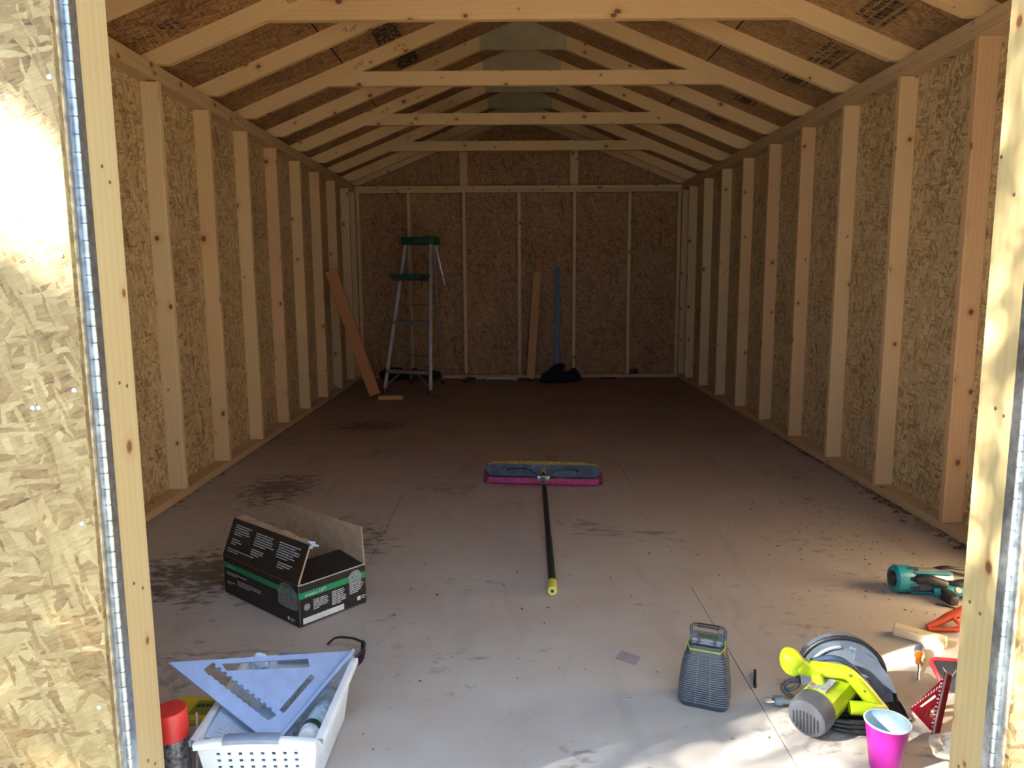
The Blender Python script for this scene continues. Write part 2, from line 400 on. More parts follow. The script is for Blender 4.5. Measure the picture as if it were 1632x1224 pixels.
# ---- front wall with the door opening we look through
wall_f = thing('wall_front', 'front shed wall framing the doorway with pale pine jambs', 'wall', (0, YF0, 0), kind='structure')
for a, b in ((XLS - .012, DL - .002), (DR + .002, XRS + .012)):
    bm = B(); box(bm, (a, YF0 - .012, -.2), (b, YF0 - .001, PT + .001)); obj('sheathing_panel', bm, M['osb'], wall_f, at=((a + b) / 2, YF0, 1))
bm = B(); prism(bm, [(DL - .002, DH), (DR + .002, DH), (DR + .002, PT), (XRS, PT), (XRS, roof_z(XRS)), (0, roof_z(0)), (XLS, roof_z(XLS)), (XLS, PT), (DL - .002, PT)], -.011,
                Matrix(((1, 0, 0, 0), (0, 0, 1, YF0 - .001), (0, 1, 0, 0), (0, 0, 0, 1))))
obj('gable_panel', bm, M['osb'], wall_f, at=(0, YF0, PT))
nails = {DL: [(1.314, 1.307), (1.336, 1.283), (1.314, .932), (1.339, .923), (1.308, .559), (1.338, .537), (1.308, .203), (1.332, .180)],
         DR: [(1.295, .865), (1.319, .874), (1.345, .495), (1.313, .486), (1.337, .158), (1.361, 1.32), (1.318, 1.25)]}
for x, sg in ((DL, -1), (DR, 1)):
    j = lumber('jamb', (x + sg * .019, (YF0 + YF1) / 2, -.05), (x + sg * .019, (YF0 + YF1) / 2, DH), .0998, .038, wall_f, M['jamb'], (0, 1, 0), .002)
    for (y, z) in nails[x]:
        bm = B(); lathe(bm, [(.0034, -.001), (.0034, .0004), (.0028, .0008)], 10, frame((x - sg * .0004, y, z), (0, 1, 0), (-sg, 0, 0)))
        obj('nail_head', bm, M['nail'], wall_f, at=(x, y, z))
    lumber('stud', (x + sg * .0575, (YF0 + YF1) / 2, -.05), (x + sg * .0575, (YF0 + YF1) / 2, HS), .0995, .038, wall_f, M['pine'], (0, 1, 0))
    xa, xb = sorted((x + sg * .077, XL if sg < 0 else XR))
    lumber('bottom_plate', (xa, 1.32, .019), (xb, 1.32, .019), .0995, .038, wall_f, M['plate'], (0, 1, 0))
    lumber('stud', (x + sg * .50, 1.32, .038), (x + sg * .50, 1.32, HS), .0995, .038, wall_f, M['pine'], (0, 1, 0))
lumber('header', (DL - .038, 1.30, DH + .019), (DR + .038, 1.30, DH + .019), .038, .05, wall_f, M['pine'])
for z in (HS + .019, HS + .057):
    lumber('top_plate', (XL + .001, 1.32, z), (XR - .001, 1.32, z), .0995, .038, wall_f, M['plate'], (0, 1, 0))

# ---- roof: deck sheets, rafters, ties and ridge gussets
roof = thing('ceiling', 'open gable roof of dark strand board on pine rafters', 'roof', (0, 4.8, 2.2), kind='structure')
cs = 1 / math.sqrt(1 + SL * SL); XS = 1.162
stagger = {0: [1.10, 3.16, 5.60, 8.04, 8.56], 1: [1.10, 1.94, 4.38, 6.82, 8.56]}
for sg in (-1, 1):
    for row, (xa, xb) in enumerate(((.002, XS - .0045), (XS + .0045, 2.10))):
        yy = stagger[row]
        for a, b in zip(yy, yy[1:]):
            L = (b - a) - .003; Wd = (xb - xa) / cs
            bm = B(); box(bm, (-L / 2, -Wd / 2, 0), (L / 2, Wd / 2, .011))
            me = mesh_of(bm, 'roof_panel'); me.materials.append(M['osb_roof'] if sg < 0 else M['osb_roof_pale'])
            o = bpy.data.objects.new('roof_panel', me); C.objects.link(o); o.parent = roof
            xm = (xa + xb) / 2
            m = frame((sg * xm, (a + b) / 2, roof_z(xm) + .0002), (0, 1, 0), (sg * SL, 0, 1)); m.translation -= Vector((0, 4.8, 2.2)); o.matrix_basis = m
for sg in (-1, 1):
    bm = B(); Wd = 2.14 / cs; box(bm, (-3.75, -Wd / 2, 0), (3.75, Wd / 2, .008), frame((sg * 1.06, 4.84, roof_z(1.06) + .014), (0, 1, 0), (sg * SL, 0, 1)))
    obj('roofing', bm, M['ink'], roof)
def rafter_mesh():
    # local x runs down the slope from the ridge, local z is normal to the slope
    th = math.atan(SL); c_, s_ = math.cos(th), math.sin(th)
    prof = [(0, 2.860), (1.74, raft_z(1.74)), (1.95, raft_z(1.74)), (1.95, roof_z(1.95)), (0, roof_z(0))]
    loc = [((x * c_ - (z - 2.860) * s_), (x * s_ + (z - 2.860) * c_)) for x, z in prof]
    bm = B(); prism(bm, loc, .038, Matrix(((1, 0, 0, 0), (0, 0, 1, -.019), (0, 1, 0, 0), (0, 0, 0, 1))))
    me = mesh_of(bm, 'rafter'); me.materials.append(M['pine_rafter']); return me, th
rme, th = rafter_mesh()
ties = []
for k in list(range(-4, 8)) + ['gable']:
    y = (3.76 + S * k if k != 'gable' else YB + .002) + .019
    for sg in (-1, 1):
        o = bpy.data.objects.new('rafter', rme); C.objects.link(o); o.parent = roof
        x_ = Vector((sg * math.cos(th), 0, -math.sin(th))); z_ = Vector((sg * math.sin(th), 0, math.cos(th))); y_ = Vector((0, 1, 0))
        m = Matrix((x_, y_, z_)).transposed().to_4x4(); m.translation = Vector((0, y - 4.8, .660)); o.matrix_basis = m
    if k == 'gable': continue
    bm = B(); poly = [(-.31, raft_z(.31)), (.31, raft_z(.31)), (.31, roof_z(.31) - .004), (0, roof_z(0) - .004), (-.31, roof_z(.31) - .004)]
    prism(bm, poly, .010, Matrix(((1, 0, 0, 0), (0, 0, 1, y - .0295), (0, 1, 0, 0), (0, 0, 0, 1))))
    obj('gusset', bm, M['gusset'], roof, at=(0, y - .02, 2.75))
    if k % 2 == 0:
        zb, zt = 2.343, 2.432
        xb_, xt = (2.860 - zb) / SL, (2.860 - zt) / SL
        bm = B(); prism(bm, [(-xb_, zb), (xb_, zb), (xt, zt), (-xt, zt)], .038, Matrix(((1, 0, 0, 0), (0, 0, 1, y - .019), (0, 1, 0, 0), (0, 0, 0, 1))))
        obj('collar_tie', bm, M['pine_rafter'], roof, at=(0, y, zb))

rg = random.Random(12)
for k in range(0, 8):                       # faint grade stamps on the near faces of the left rafters
    y = 3.76 + S * k - .0006; bm = B()
    for gx0 in ((.62, 1.02) if k % 2 else (.78, 1.12)):
        x0 = gx0 + rg.uniform(-.05, .05)
        for q in range(7):
            xa = x0 + q * .012; z_a = rg.uniform(.018, .04); hh = rg.uniform(.008, .03)
            if rg.random() < .75:
                pts = []
                for dx, dz in ((0, z_a), (.005, z_a), (.005, z_a + hh), (0, z_a + hh)):
                    xx = xa + dx; pts.append((-(xx * math.cos(th) + dz * math.sin(th)), y, 2.860 - xx * math.sin(th) + dz * math.cos(th)))
                quad(bm, pts)
    o = obj('grade_stamp', bm, M['ink_faint'], roof); o['kind'] = 'stuff'

def deck_pt(sg, x, y, off=.0018):
    return Vector((sg * x, y, roof_z(x))) + Vector((-sg * SL, 0, -1)) * cs * off
def deck_bar(bm, sg, x0, x1, y0, y1):
    q = [deck_pt(sg, x0, y0), deck_pt(sg, x1, y0), deck_pt(sg, x1, y1), deck_pt(sg, x0, y1)]
    f = quad(bm, q)
rs = random.Random(3)
def ink_lines(sg, x, y0, y1, rows, solid=.75, step=.016):
    """lines of printed characters running along the shed, each row (offset, height)"""
    bm = B()
    for dx, h_ in rows:
        y = y0 + rs.uniform(0, .03)
        while y < y1:
            wd = rs.uniform(.35, .9) * step
            if rs.random() < solid:
                a = rs.random() * .4
                deck_bar(bm, sg, x + dx + h_ * a * .5, x + dx + h_, y, y + wd * .5)
                deck_bar(bm, sg, x + dx, x + dx + h_ * .4, y + wd * .4, y + wd)
                if a > .15: deck_bar(bm, sg, x + dx + h_ * .55, x + dx + h_ * .85, y + wd * .5, y + wd * .95)
            y += step
    return obj('printed_stamp', bm, M['ink'], roof)
ink_lines(1, 1.52, 3.42, 3.70, [(0, .022), (.034, .022), (.066, .042), (.122, .018)], .92, .020)
ink_lines(1, 1.56, 4.04, 4.33, [(0, .022), (.034, .018), (.064, .044), (.122, .020)], .9, .028)
ink_lines(1, 1.58, 2.9, 3.05, [(0, .016), (.03, .03)], .7, .022)
for x, y in ((1.56, 4.62), (1.47, 5.30), (1.44, 5.95)):
    bm = B()
    for (x0, x1, y0, y1) in ((0, .13, 0, .007), (0, .13, .11, .117), (0, .007, 0, .117), (.123, .13, 0, .117)): deck_bar(bm, 1, x + x0, x + x1, y + y0, y + y1)
    for k in range(5): deck_bar(bm, 1, x + .02 + rs.random() * .02, x + .10, y + .015 + k * .019, y + .027 + k * .019)
    obj('printed_stamp', bm, M['ink'], roof)
for x, y0, y1 in ((.78, 4.66, 4.95), (.74, 5.26, 5.55)):
    bm = B()
    for i in range(12):
        for j in range(22):
            if rs.random() < .66: deck_bar(bm, -1, x + i * .012, x + i * .012 + .012, y0 + (y1 - y0) * j / 22, y0 + (y1 - y0) * (j + 1) / 22)
    obj('printed_stamp', bm, M['ink'], roof)
ink_lines(-1, 1.62, 3.50, 3.72, [(0, .02), (.03, .02), (.06, .02)], .5)
ink_lines(-1, 1.66, 4.22, 4.36, [(0, .02), (.03, .02), (.06, .02)], .5)

# ---- the two door leaves, swung wide open on continuous hinges
def door(name, label, xh, sg, screws):
    d = thing(name, label, 'door', (xh, 1.226, .02), kind='structure')
    xe = xh + sg * .003; xo = xh + sg * .785
    a, b = sorted((xe, xo))
    bm = B(); box(bm, (a, 1.207, .02), (b, 1.2185, 1.96), None, .001, 1)
    obj('strand_board', bm, M['osb_door'], d, at=((a + b) / 2, 1.21, 1))
    for z0, z1 in ((.02, .11), (.94, 1.03), (1.87, 1.96)):
        bm = B(); box(bm, (a + .09, 1.2187, z0), (b - .09, 1.2425, z1)); obj('rail', bm, M['weathered'], d)
    for x0 in (a, b - .09):
        bm = B(); box(bm, (x0, 1.2187, .02), (x0 + .09, 1.2425, 1.96)); obj('stile', bm, M['weathered'], d)
    a, b = sorted((xh + sg * .0005, xh + sg * .0025))
    bm = B(); box(bm, (a, 1.224, .03), (b, 1.2405, 1.95)); obj('hinge_leaf', bm, M['steel'], d)
    a, b = sorted((xh - sg * .0022, xh - sg * .0003))
    bm = B(); box(bm, (a, 1.247, .03), (b, 1.2715, 1.95)); obj('hinge_leaf', bm, M['steel'], d)
    prof = []
    z = .03
    while z < 1.95:
        prof += [(.0036, z), (.0052, z + .001), (.0052, z + .0265), (.0036, z + .0275)]; z += .028
    bm = B(); lathe(bm, prof, 12, Matrix.Translation((xh - sg * .002, 1.2435, 0))); obj('hinge_pin', bm, M['steel'], d, 40)
    for x, z in screws:
        bm = B(); lathe(bm, [(.0042, -.001), (.0042, .0006), (.003, .0014)], 12, frame((x, 1.207, z), (1, 0, 0), (0, -1, 0)))
        obj('screw', bm, M['zinc_screw'], d, at=(x, 1.207, z))
    return d
door('door_1', 'open strand board door leaf hinged on the left jamb', DL, -1, [(-.813, 1.426), (-.82, 1.153), (-.818, .935), (-.889, .906), (-.879, .906), (-.825, .708), (-.824, .375)])
door('door_2', 'open strand board door leaf hinged on the right jamb', DR, 1, [(.80, 1.3), (.80, .95), (.80, .6)])

# ---- two trees outside whose crowns dapple the doorway
M['leaf'] = mat_plain('green_leaf', (.10, .20, .04), .6, 0, .4, 2)
M['bark'] = mat_plain('bark', (.14, .10, .07), .9, 0, .4, 20, .6)
def tree(name, label, x, y, z0, z1, rad, n, seed, power, gap=None, ls=1.0):
    t = thing(name, label, 'tree', (x, y, -.36)); rl = random.Random(seed)
    bm = B(); tube(bm, [(x, y, -.37), (x + .02, y + .02, .6), (x - .01, y - .02, z0 + .6), (x + .01, y, z1 - .3)], [.08, .06, .045, .012], 10); obj('trunk', bm, M['bark'], t, 60)
    bm = B(); zc, zh = (z0 + z1) / 2, (z1 - z0) / 2; hd = -SUN_DIR
    for i in range(n):
        a = rl.uniform(0, 6.283); z = rl.uniform(z0, z1); rr = rad * max(0, 1 - abs((z - zc) / zh) ** power) ** .5 * rl.random() ** .45
        p = Vector((x + rr * math.cos(a), y + rr * math.sin(a), z))
        if gap:
            e = p - Vector(gap[0]); e -= hd * e.dot(hd)
            if e.length < gap[1]: continue
        n_ = Vector((rl.gauss(0, 1), rl.gauss(0, 1), rl.gauss(0, 1))).normalized(); u = n_.orthogonal().normalized(); v = n_.cross(u); s_ = rl.uniform(.03, .05) * ls
        quad(bm, [p - u * s_, p + v * s_ * .45, p + u * s_, p - v * s_ * .45])
    tag(obj('foliage', bm, M['leaf'], t), 'green leaves of the crown', kind='stuff')
tree('columnar_tree', 'tall dense leafy tree standing outside beyond the open left door', -4.525, .227, .9, 5.2, .78, 20000, 5, 4, ((-.90, 1.207, 1.27), .11), 1.6)
tree('young_tree', 'small sparse young tree standing outside in front of the doorway', -3.36, -.37, 1.7, 3.25, .37, 7600, 6, 3, None, .6)
tree('sapling', 'slender upright sapling standing outside nearest to the doorway', -2.36, -.157, 1.75, 3.8, .13, 4000, 8, 4, None, .6)
# ================================================================== THINGS
P_ = mat_plain
s_ = NT('dusty_blue_plastic'); o_ = s_.n('TexCoord').outputs['Object']
dz = s_.n('TexNoise', None, Vector=o_, Scale=16.0, Detail=5.0, Roughness=.7).outputs[0]
M['blue_block'] = s_.set(Base_Color=s_.ramp(dz, [(.42, (.022, .045, .095)), (.60, (.075, .105, .15)), (.72, (.30, .33, .37))]), Roughness=.6)
M['pink_fibre'] = P_('pink_fibre', (.42, .045, .17), .7, 0, .3, 80)
M['yellow_fibre'] = P_('straw_fibre', (.50, .42, .12), .8, 0, .3, 80)
M['black'] = P_('black_plastic', (.018, .018, .022), .45, 0, .2)
M['black_worn'] = P_('worn_black_paint', (.022, .022, .025), .45, .2, .5, 90)
M['yellow_rubber'] = P_('yellow_rubber', (.62, .58, .10), .6)
M['cork'] = P_('bare_wood', (.50, .34, .19), .7)
M['grey_metal'] = P_('grey_metal', (.42, .44, .46), .38, .85, .15, 50)
M['alu'] = P_('brushed_aluminium', (.62, .66, .72), .34, .9, .06, 40)
M['chrome'] = P_('chrome', (.8, .8, .82), .15, 1.0, .03)

# ---- push broom
br = thing('push_broom', 'push broom with dark blue block and pink bristles lying on the floor', 'broom', (.068, 3.2, 0))
bc = Vector((.068, 3.905, .088)); bx = Vector((.614, -.070, 0)).normalized(); nrm = Vector((-.02, -.80, .60)).normalized()
bw = nrm.cross(bx).normalized(); bw = bw if bw.z > 0 else -bw
MB = Matrix((bx, bw, nrm)).transposed().to_4x4(); MB.translation = bc
bm = B(); vs = prism(bm, rrect(.615, .068, .033, 6), .03, MB, z0=-.03)
obj('block', bm, M['blue_block'], br, 35)
def bristles(name, mat, n, seed, lo, hi, length, splay, jit=.006):
    rb = random.Random(seed); bm = B()
    for i in range(n):
        u = rb.uniform(-1, 1); v = rb.uniform(lo, hi)
        a = bc + bx * (u * .292) + bw * (v * .031) - nrm * .028
        cz = 1 - .55 * abs(u) ** 8; e = a - nrm * length * rb.uniform(.88, 1.05) + bw * (v * splay * cz + rb.gauss(0, jit)) + bx * (math.copysign(abs(u) ** 5, u) * .042 * math.sqrt(max(0, 1 - v * v * .6)) + rb.gauss(0, jit))
        if e.z < .002:
            t = (a.z - .002) / max(1e-4, a.z - e.z); k = e - a; e = a + k * t; e += Vector((k.x, k.y, 0)) * (1 - t) * .4; e.z = .002
        mid = (a + e) / 2 + bw * (v * .012)
        d = bx * .0016
        q = [bm.verts.new(p) for p in (a - d, a + d, mid + d * .9, mid - d * .9, e + d * .6, e - d * .6)]
        bm.faces.new((q[0], q[1], q[2], q[3])); bm.faces.new((q[3], q[2], q[4], q[5]))
    return tag(obj(name, bm, mat, br), name.replace('_', ' '), kind='stuff')
bristles('pink_bristles', M['pink_fibre'], 5600, 1, -1.1, .75, .072, .058)
bristles('straw_bristles', M['yellow_fibre'], 1100, 2, .9, 1.12, .055, .050, .003)
hs = bc + nrm * .002; h0 = Vector((.066, 3.80, .078)); h1 = Vector((.044, 2.575, .019)); h2 = Vector((.040, 2.495, .0185))
bm = B(); tube(bm, [hs - nrm * .01, hs + (h0 - hs) * .55], [.017, .015], 14); obj('socket', bm, M['cork'], br, 40)
bm = B(); tube(bm, [hs + (h0 - hs) * .5, h0], [.0125, .0125], 14); obj('ferrule', bm, M['black'], br, 40)
f = h0 + (h1 - h0) * .12
bm = B(); tube(bm, [h0, f], [.0128, .0128], 14); obj('scuffed_tip', bm, P_('scuffed_paint', (.30, .30, .31), .5, .3, .9, 60), br, 40)
bm = B(); tube(bm, [f, f + (h1 - f) * .62], [.0125, .0125], 14); obj('handle', bm, M['black_worn'], br, 40)
bm = B(); tube(bm, [f + (h1 - f) * .62, h1], [.0142, .0142], 14); obj('handle_sleeve', bm, P_('dark_green_sleeve', (.014, .024, .024), .4), br, 40)
dcap = (h2 - h1).normalized()
bm = B(); lathe(bm, [(.0150, 0), (.0172, .006), (.0175, .072), (.0165, .079), (.0062, .080), (.0058, .066)], 20, frame(h1 + Vector((0, 0, .0005)), dcap.orthogonal(), dcap)); obj('end_cap', bm, M['yellow_rubber'], br, 40)
bm = B(); tube(bm, [h2 + dcap * -.012, h2 + dcap * .0006], .0056, 12); obj('hang_hole', bm, M['black'], br)
cl = h0 + (f - h0) * .10
for sg in (-1, 1):
    bm = B(); tube(bm, smooth_path([bc + bx * sg * .185 + nrm * .004, bc + bx * sg * .150 + nrm * .05 - bw * .012, bc + bx * sg * .075 + nrm * .095 - bw * .035, cl + bx * sg * .012], 6), .0032, 8); obj('brace', bm, M['black'], br, 60)
    bm = B(); lathe(bm, [(.010, 0), (.010, .004), (.005, .006)], 14, MB @ Matrix.Translation((sg * .187, 0, .0))); obj('brace_washer', bm, M['black'], br, 40)
    bm = B(); box(bm, (-.009, -.004, -.012), (.009, .004, .012), Matrix.Translation(cl + bx * sg * .024), .003); obj('wing_nut', bm, M['grey_metal'], br, 40)
bm = B(); tube(bm, [cl - (h1 - h0).normalized() * .012, cl + (h1 - h0).normalized() * .012], [.017, .017], 14); obj('clamp', bm, M['grey_metal'], br, 40)

# ---- opened nail carton
M['carton'] = P_('black_carton', (.010, .010, .012), .42, 0, .3, 30)
M['kraft'] = P_('kraft_board', (.40, .28, .185), .85, 0, .12, 30)
M['green_print'] = P_('green_print', (.004, .25, .095), .45)
M['white_print'] = P_('white_print', (.62, .64, .66), .6)
M['grey_print'] = P_('grey_print', (.33, .35, .37), .6, .3, .3, 200)
bxo = thing('nail_carton', 'open black cardboard nail box with green stripe on the floor', 'box', (-.873, 2.50, 0))
Lc, Fc, Rc = Vector((-1.137, 2.551, 0)), Vector((-.786, 2.262, 0)), Vector((-.609, 2.452, 0)); Kc = Lc + Rc - Fc
HB = .14; T = .0035; tt = (Lc - Fc).normalized(); nn = (Rc - Fc).normalized(); UPV = Vector((0, 0, 1))
def panel(name, p, u, v, inward, mat_out, parent=bxo):
    """sheet of board: corner p, edges u and v, thickness towards `inward`, printed outside and kraft inside"""
    bm = B(); iv = inward * T
    q = [p, p + u, p + u + v, p + v]; a = [bm.verts.new(x) for x in q]; b = [bm.verts.new(x + iv) for x in q]
    bm.faces.new(a); fi = bm.faces.new(b[::-1])
    for i in range(4): bm.faces.new((a[i], b[i], b[(i + 1) % 4], a[(i + 1) % 4]))
    bmesh.ops.recalc_face_normals(bm, faces=bm.faces)
    bm.faces.ensure_lookup_table()
    for f_ in bm.faces: f_.material_index = 1
    bm.faces[0].material_index = 0
    o = obj(name, bm, mat_out, parent); o.data.materials.append(M['kraft']); return o
z0 = Vector((0, 0, .001))
fL = panel('side_panel', Fc + z0, Lc - Fc, UPV * HB, nn, M['carton'])
fR = panel('side_panel', Fc + z0, Rc - Fc, UPV * HB, tt, M['carton'])
panel('side_panel', Kc + z0, Rc - Kc, UPV * HB, -nn, M['carton'])
panel('side_panel', Lc + z0, Kc - Lc, UPV * HB, -tt, M['carton'])
panel('base', Fc + z0, Lc - Fc, Rc - Fc, UPV, M['carton'])
# flaps
fw = .134; aL = R(68)
fdir = nn * math.cos(aL) + UPV * math.sin(aL)
fn = (fdir.cross(tt)).normalized(); fn = fn if fn.dot(nn) > 0 else -fn
flap_l = panel('flap', Fc + UPV * (HB + .002), Lc - Fc, fdir * fw, fn, M['carton'])
fdirk = UPV * math.sin(R(86)) - nn * math.cos(R(86)) * -1
panel('flap', Kc + UPV * (HB + .002), Rc - Kc, (UPV * .998 - nn * .06) * .136, -nn, M['carton'])
panel('flap', Fc + UPV * (HB + .002) + nn * .018, (Rc - Fc) - nn * .022, (tt * .985 + UPV * .17) * .135, -UPV, M['carton'])
panel('flap', Lc + UPV * (HB + .002) + nn * .03, (Kc - Lc) - nn * .04, (-tt * .90 - UPV * .40) * .09, -tt, M['carton'])
# torn kraft lip folded back along the top of the left flap
bm = B(); e0 = Lc + UPV * (HB + .003) + fdir * fw + fn * .004; e1 = Fc + UPV * (HB + .003) + fdir * fw + fn * .004
rj = random.Random(9); top_, bot_ = [], []
for i in range(15):
    p = e0 + (e1 - e0) * i / 14 * .97; bot_.append(bm.verts.new(p)); top_.append(bm.verts.new(p + nn * (.030 - .018 * i / 14 + rj.uniform(-.004, .004)) + UPV * (.006 + rj.uniform(-.004, .004))))
for i in range(14): bm.faces.new((bot_[i], bot_[i + 1], top_[i + 1], top_[i]))
obj('torn_lip', bm, M['kraft'], bxo)
# print
def fp(p0, ud, vd, out, u, v, off=.0007): return p0 + ud * u + vd * v + out * off
def printbars(parent, mat, p0, ud, vd, out, rects, name='printing', off=.0007):
    bm = B()
    for (u0, v0, u1, v1) in rects:
        f_ = quad(bm, [fp(p0, ud, vd, out, u, v, off) for u, v in ((u0, v0), (u1, v0), (u1, v1), (u0, v1))])
        if f_.calc_center_median() is not None and f_.normal.length == 0: pass
    bmesh.ops.recalc_face_normals(bm, faces=bm.faces)
    o = obj(name, bm, mat, parent)
    if len(rects) > 1: o['kind'] = 'stuff'
    return o
rp = random.Random(4)
def para(u, v, wd, rows, pitch=.0072, hgt=.0030):
    out = []
    for k in range(rows):
        x = u; end = u + wd * (rp.uniform(.75, 1.0) if k < rows - 1 else rp.uniform(.35, .7))
        while x < end:
            l = rp.uniform(.008, .022); out.append((x, v - k * pitch - hgt, min(x + l, end), v - k * pitch)); x += l + .0022
    return out
LL, LR_ = (Lc - Fc).length, (Rc - Fc).length
# left long face: origin at its left end
printbars(fL, M['green_print'], Lc + z0, -tt, UPV, -nn, [(0, .098, LL, .118)])
printbars(fL, M['white_print'], Lc + z0, -tt, UPV, -nn, para(.02, .085, .16, 2) + para(.09, .066, .15, 3) + para(.02, .05, .06, 2) + [(.39, .012, .40, .024)] + para(.405, .022, .035, 2), off=.0009)
printbars(flap_l, M['white_print'], Lc + UPV * (HB + .002), -tt, fdir, -fn, para(.03, .115, .10, 5, .008) + para(.03, .065, .06, 3, .008) + para(.16, .112, .12, 6, .008) + para(.16, .056, .07, 3, .008) + para(.30, .112, .12, 7, .008) + para(.32, .05, .08, 3, .008) + para(.02, .030, .19, 2, .008), off=.0010)
# right short face: origin at the near corner
printbars(fR, M['green_print'], Fc + z0, nn, UPV, -tt, [(0, .094, LR_, .115)])
printbars(fR, M['white_print'], Fc + z0, nn, UPV, -tt, para(.052, .080, .060, 6, .0062, .0028) + para(.122, .084, .060, 8, .0062, .0028) + para(.192, .086, .060, 6, .0062, .0028) + [(.222, .020, .236, .034)] + para(.240, .033, .018, 2) + [(.012, .008, .168, .028)], off=.0009)
bm = B(); M_ = frame(Fc + z0 + nn * .022 + UPV * .098 - tt * .0012, nn, -tt)
text_bm(bm, 'metabo HPT', .0165, M_, .95); obj('lettering', bm, M['white_print'], fR)
bm = B(); M_ = frame(Fc + z0 + nn * .028 + UPV * .063 - tt * .001, nn, -tt); lathe(bm, [(.0115, 0), (.0115, .0003)], 24, M_); lathe(bm, [(.0085, .0004), (.0085, .0005)], 24, M_); obj('round_mark', bm, M['grey_print'], fR)
bm = B(); M_ = frame(Lc + z0 - tt * .03 + UPV * .103 - nn * .0012, -tt, -nn); text_bm(bm, 'metabo HPT', .011, M_, .9); obj('lettering', bm, M['white_print'], fL)
# printed picture of coiled nails wrapped round the near corner
def nailpic(parent, p0, ud, out, u0, u1, v0, v1, n):
    bm = B()
    for i in range(n):
        u = u0 + (u1 - u0) * (i + .5) / n; wd = (u1 - u0) / n * .36; c = 1 - abs(2 * (i + .5) / n - 1) ** 3
        quad(bm, [fp(p0, ud, UPV, out, a, b, .0013) for a, b in ((u - wd, v0 + .006 * (1 - c)), (u + wd, v0 + .006 * (1 - c)), (u + wd, v0 + (v1 - v0) * .55), (u - wd, v0 + (v1 - v0) * .55))])
        for k in range(5):
            h_ = v0 + (v1 - v0) * (.52 + .48 * c * (k + .4) / 5)
            quad(bm, [fp(p0, ud, UPV, out, a, b, .0015) for a, b in ((u - wd * 1.4, h_), (u + wd * 1.2, h_ + .001), (u + wd * 1.2, h_ + .0055), (u - wd * 1.4, h_ + .0045))])
    bmesh.ops.recalc_face_normals(bm, faces=bm.faces)
    obj('nail_picture', bm, M['grey_print'], parent)
nailpic(fL, Lc + z0, -tt, -nn, LL - .115, LL - .004, .052, .135, 16)
nailpic(fR, Fc + z0, nn, -tt, LR_ - .070, LR_ - .018, .085, .128, 10)
# torn tape at the flap corner and scuffed corner edge
bm = B(); c0 = Fc + UPV * (HB + .002) + fdir * fw
for k in range(7):
    a = Vector((rj.uniform(-.014, .022), rj.uniform(-.012, .012), rj.uniform(-.012, .016)))
    b = Vector((rj.uniform(-.014, .022), rj.uniform(-.012, .012), rj.uniform(-.012, .016))); c = Vector((rj.uniform(-.014, .02), rj.uniform(-.012, .012), rj.uniform(-.006, .016)))
    bm.faces.new([bm.verts.new(c0 + x + nn * .006) for x in (a, b, c)])
obj('torn_tape', bm, P_('clear_tape', (.55, .62, .75), .25), bxo)
bm = B(); tube(bm, [Fc + UPV * (HB + .004) - nn * .001, Fc + UPV * (HB + .004) + fdir * fw * .5 - nn * .001, Fc + UPV * (HB + .004) + fdir * fw - nn * .0], .0016, 6); obj('scuffed_edge', bm, M['kraft'], bxo)
bm = B(); tube(bm, [Fc + UPV * (HB + .003) - tt * .001, Rc + UPV * (HB + .003) - tt * .001], .0013, 6); obj('scuffed_edge', bm, M['white_print'], bxo)

# ---- white basket
M['white_plastic'] = P_('white_plastic', (.74, .77, .80), .45, 0, .05)
M['grey_grip'] = P_('grey_grip', (.20, .25, .33), .55)
bk = thing('plastic_basket', 'white slotted plastic basket full of odds and ends beside the jamb', 'basket', (-.643, 1.61, 0))
TOPZ = .152
topc = [Vector((-.770, 1.442, TOPZ)), Vector((-.515, 1.445, TOPZ)), Vector((-.510, 1.782, TOPZ)), Vector((-.774, 1.786, TOPZ))]
botc = [Vector((-.752, 1.468, .004)), Vector((-.536, 1.470, .004)), Vector((-.532, 1.758, .004)), Vector((-.754, 1.762, .004))]
ctr = Vector((-.643, 1.61, 0))
def wall_holes(i, j, cols, rows, name='side_wall'):
    a, b, c, d = botc[i], botc[j], topc[j], topc[i]
    u = (b - a); Lw = u.length; v = ((d + c) / 2 - (a + b) / 2); Hw = v.length
    un, vn = u.normalized(), v.normalized(); out = un.cross(vn).normalized()
    spread = ((c - d).length - Lw) / 2
    poly = [(0, 0), (Lw, 0), (Lw + spread, Hw), (-spread, Hw)]; holes = []
    hw, hh = .0078, .0075
    for r in range(rows):
        for q in range(cols):
            x = Lw * .12 + (Lw * .76) * q / (cols - 1); y = Hw * .78 - r * .0175
            holes.append([(x + sx * hw / 2, y + sy * hh / 2) for sx, sy in ((-1, -1), (1, -1), (1, 1), (-1, 1))])
    bm = B(); prism(bm, poly, -.0025, frame(a, un, out), holes)
    return obj(name, bm, M['white_plastic'], bk)
wall_holes(0, 1, 8, 5); wall_holes(1, 2, 13, 5); wall_holes(2, 3, 8, 5); wall_holes(3, 0, 13, 5)
bm = B(); prism(bm, [(p.x, p.y) for p in botc], .003, None, (), .003); obj('base', bm, M['white_plastic'], bk)
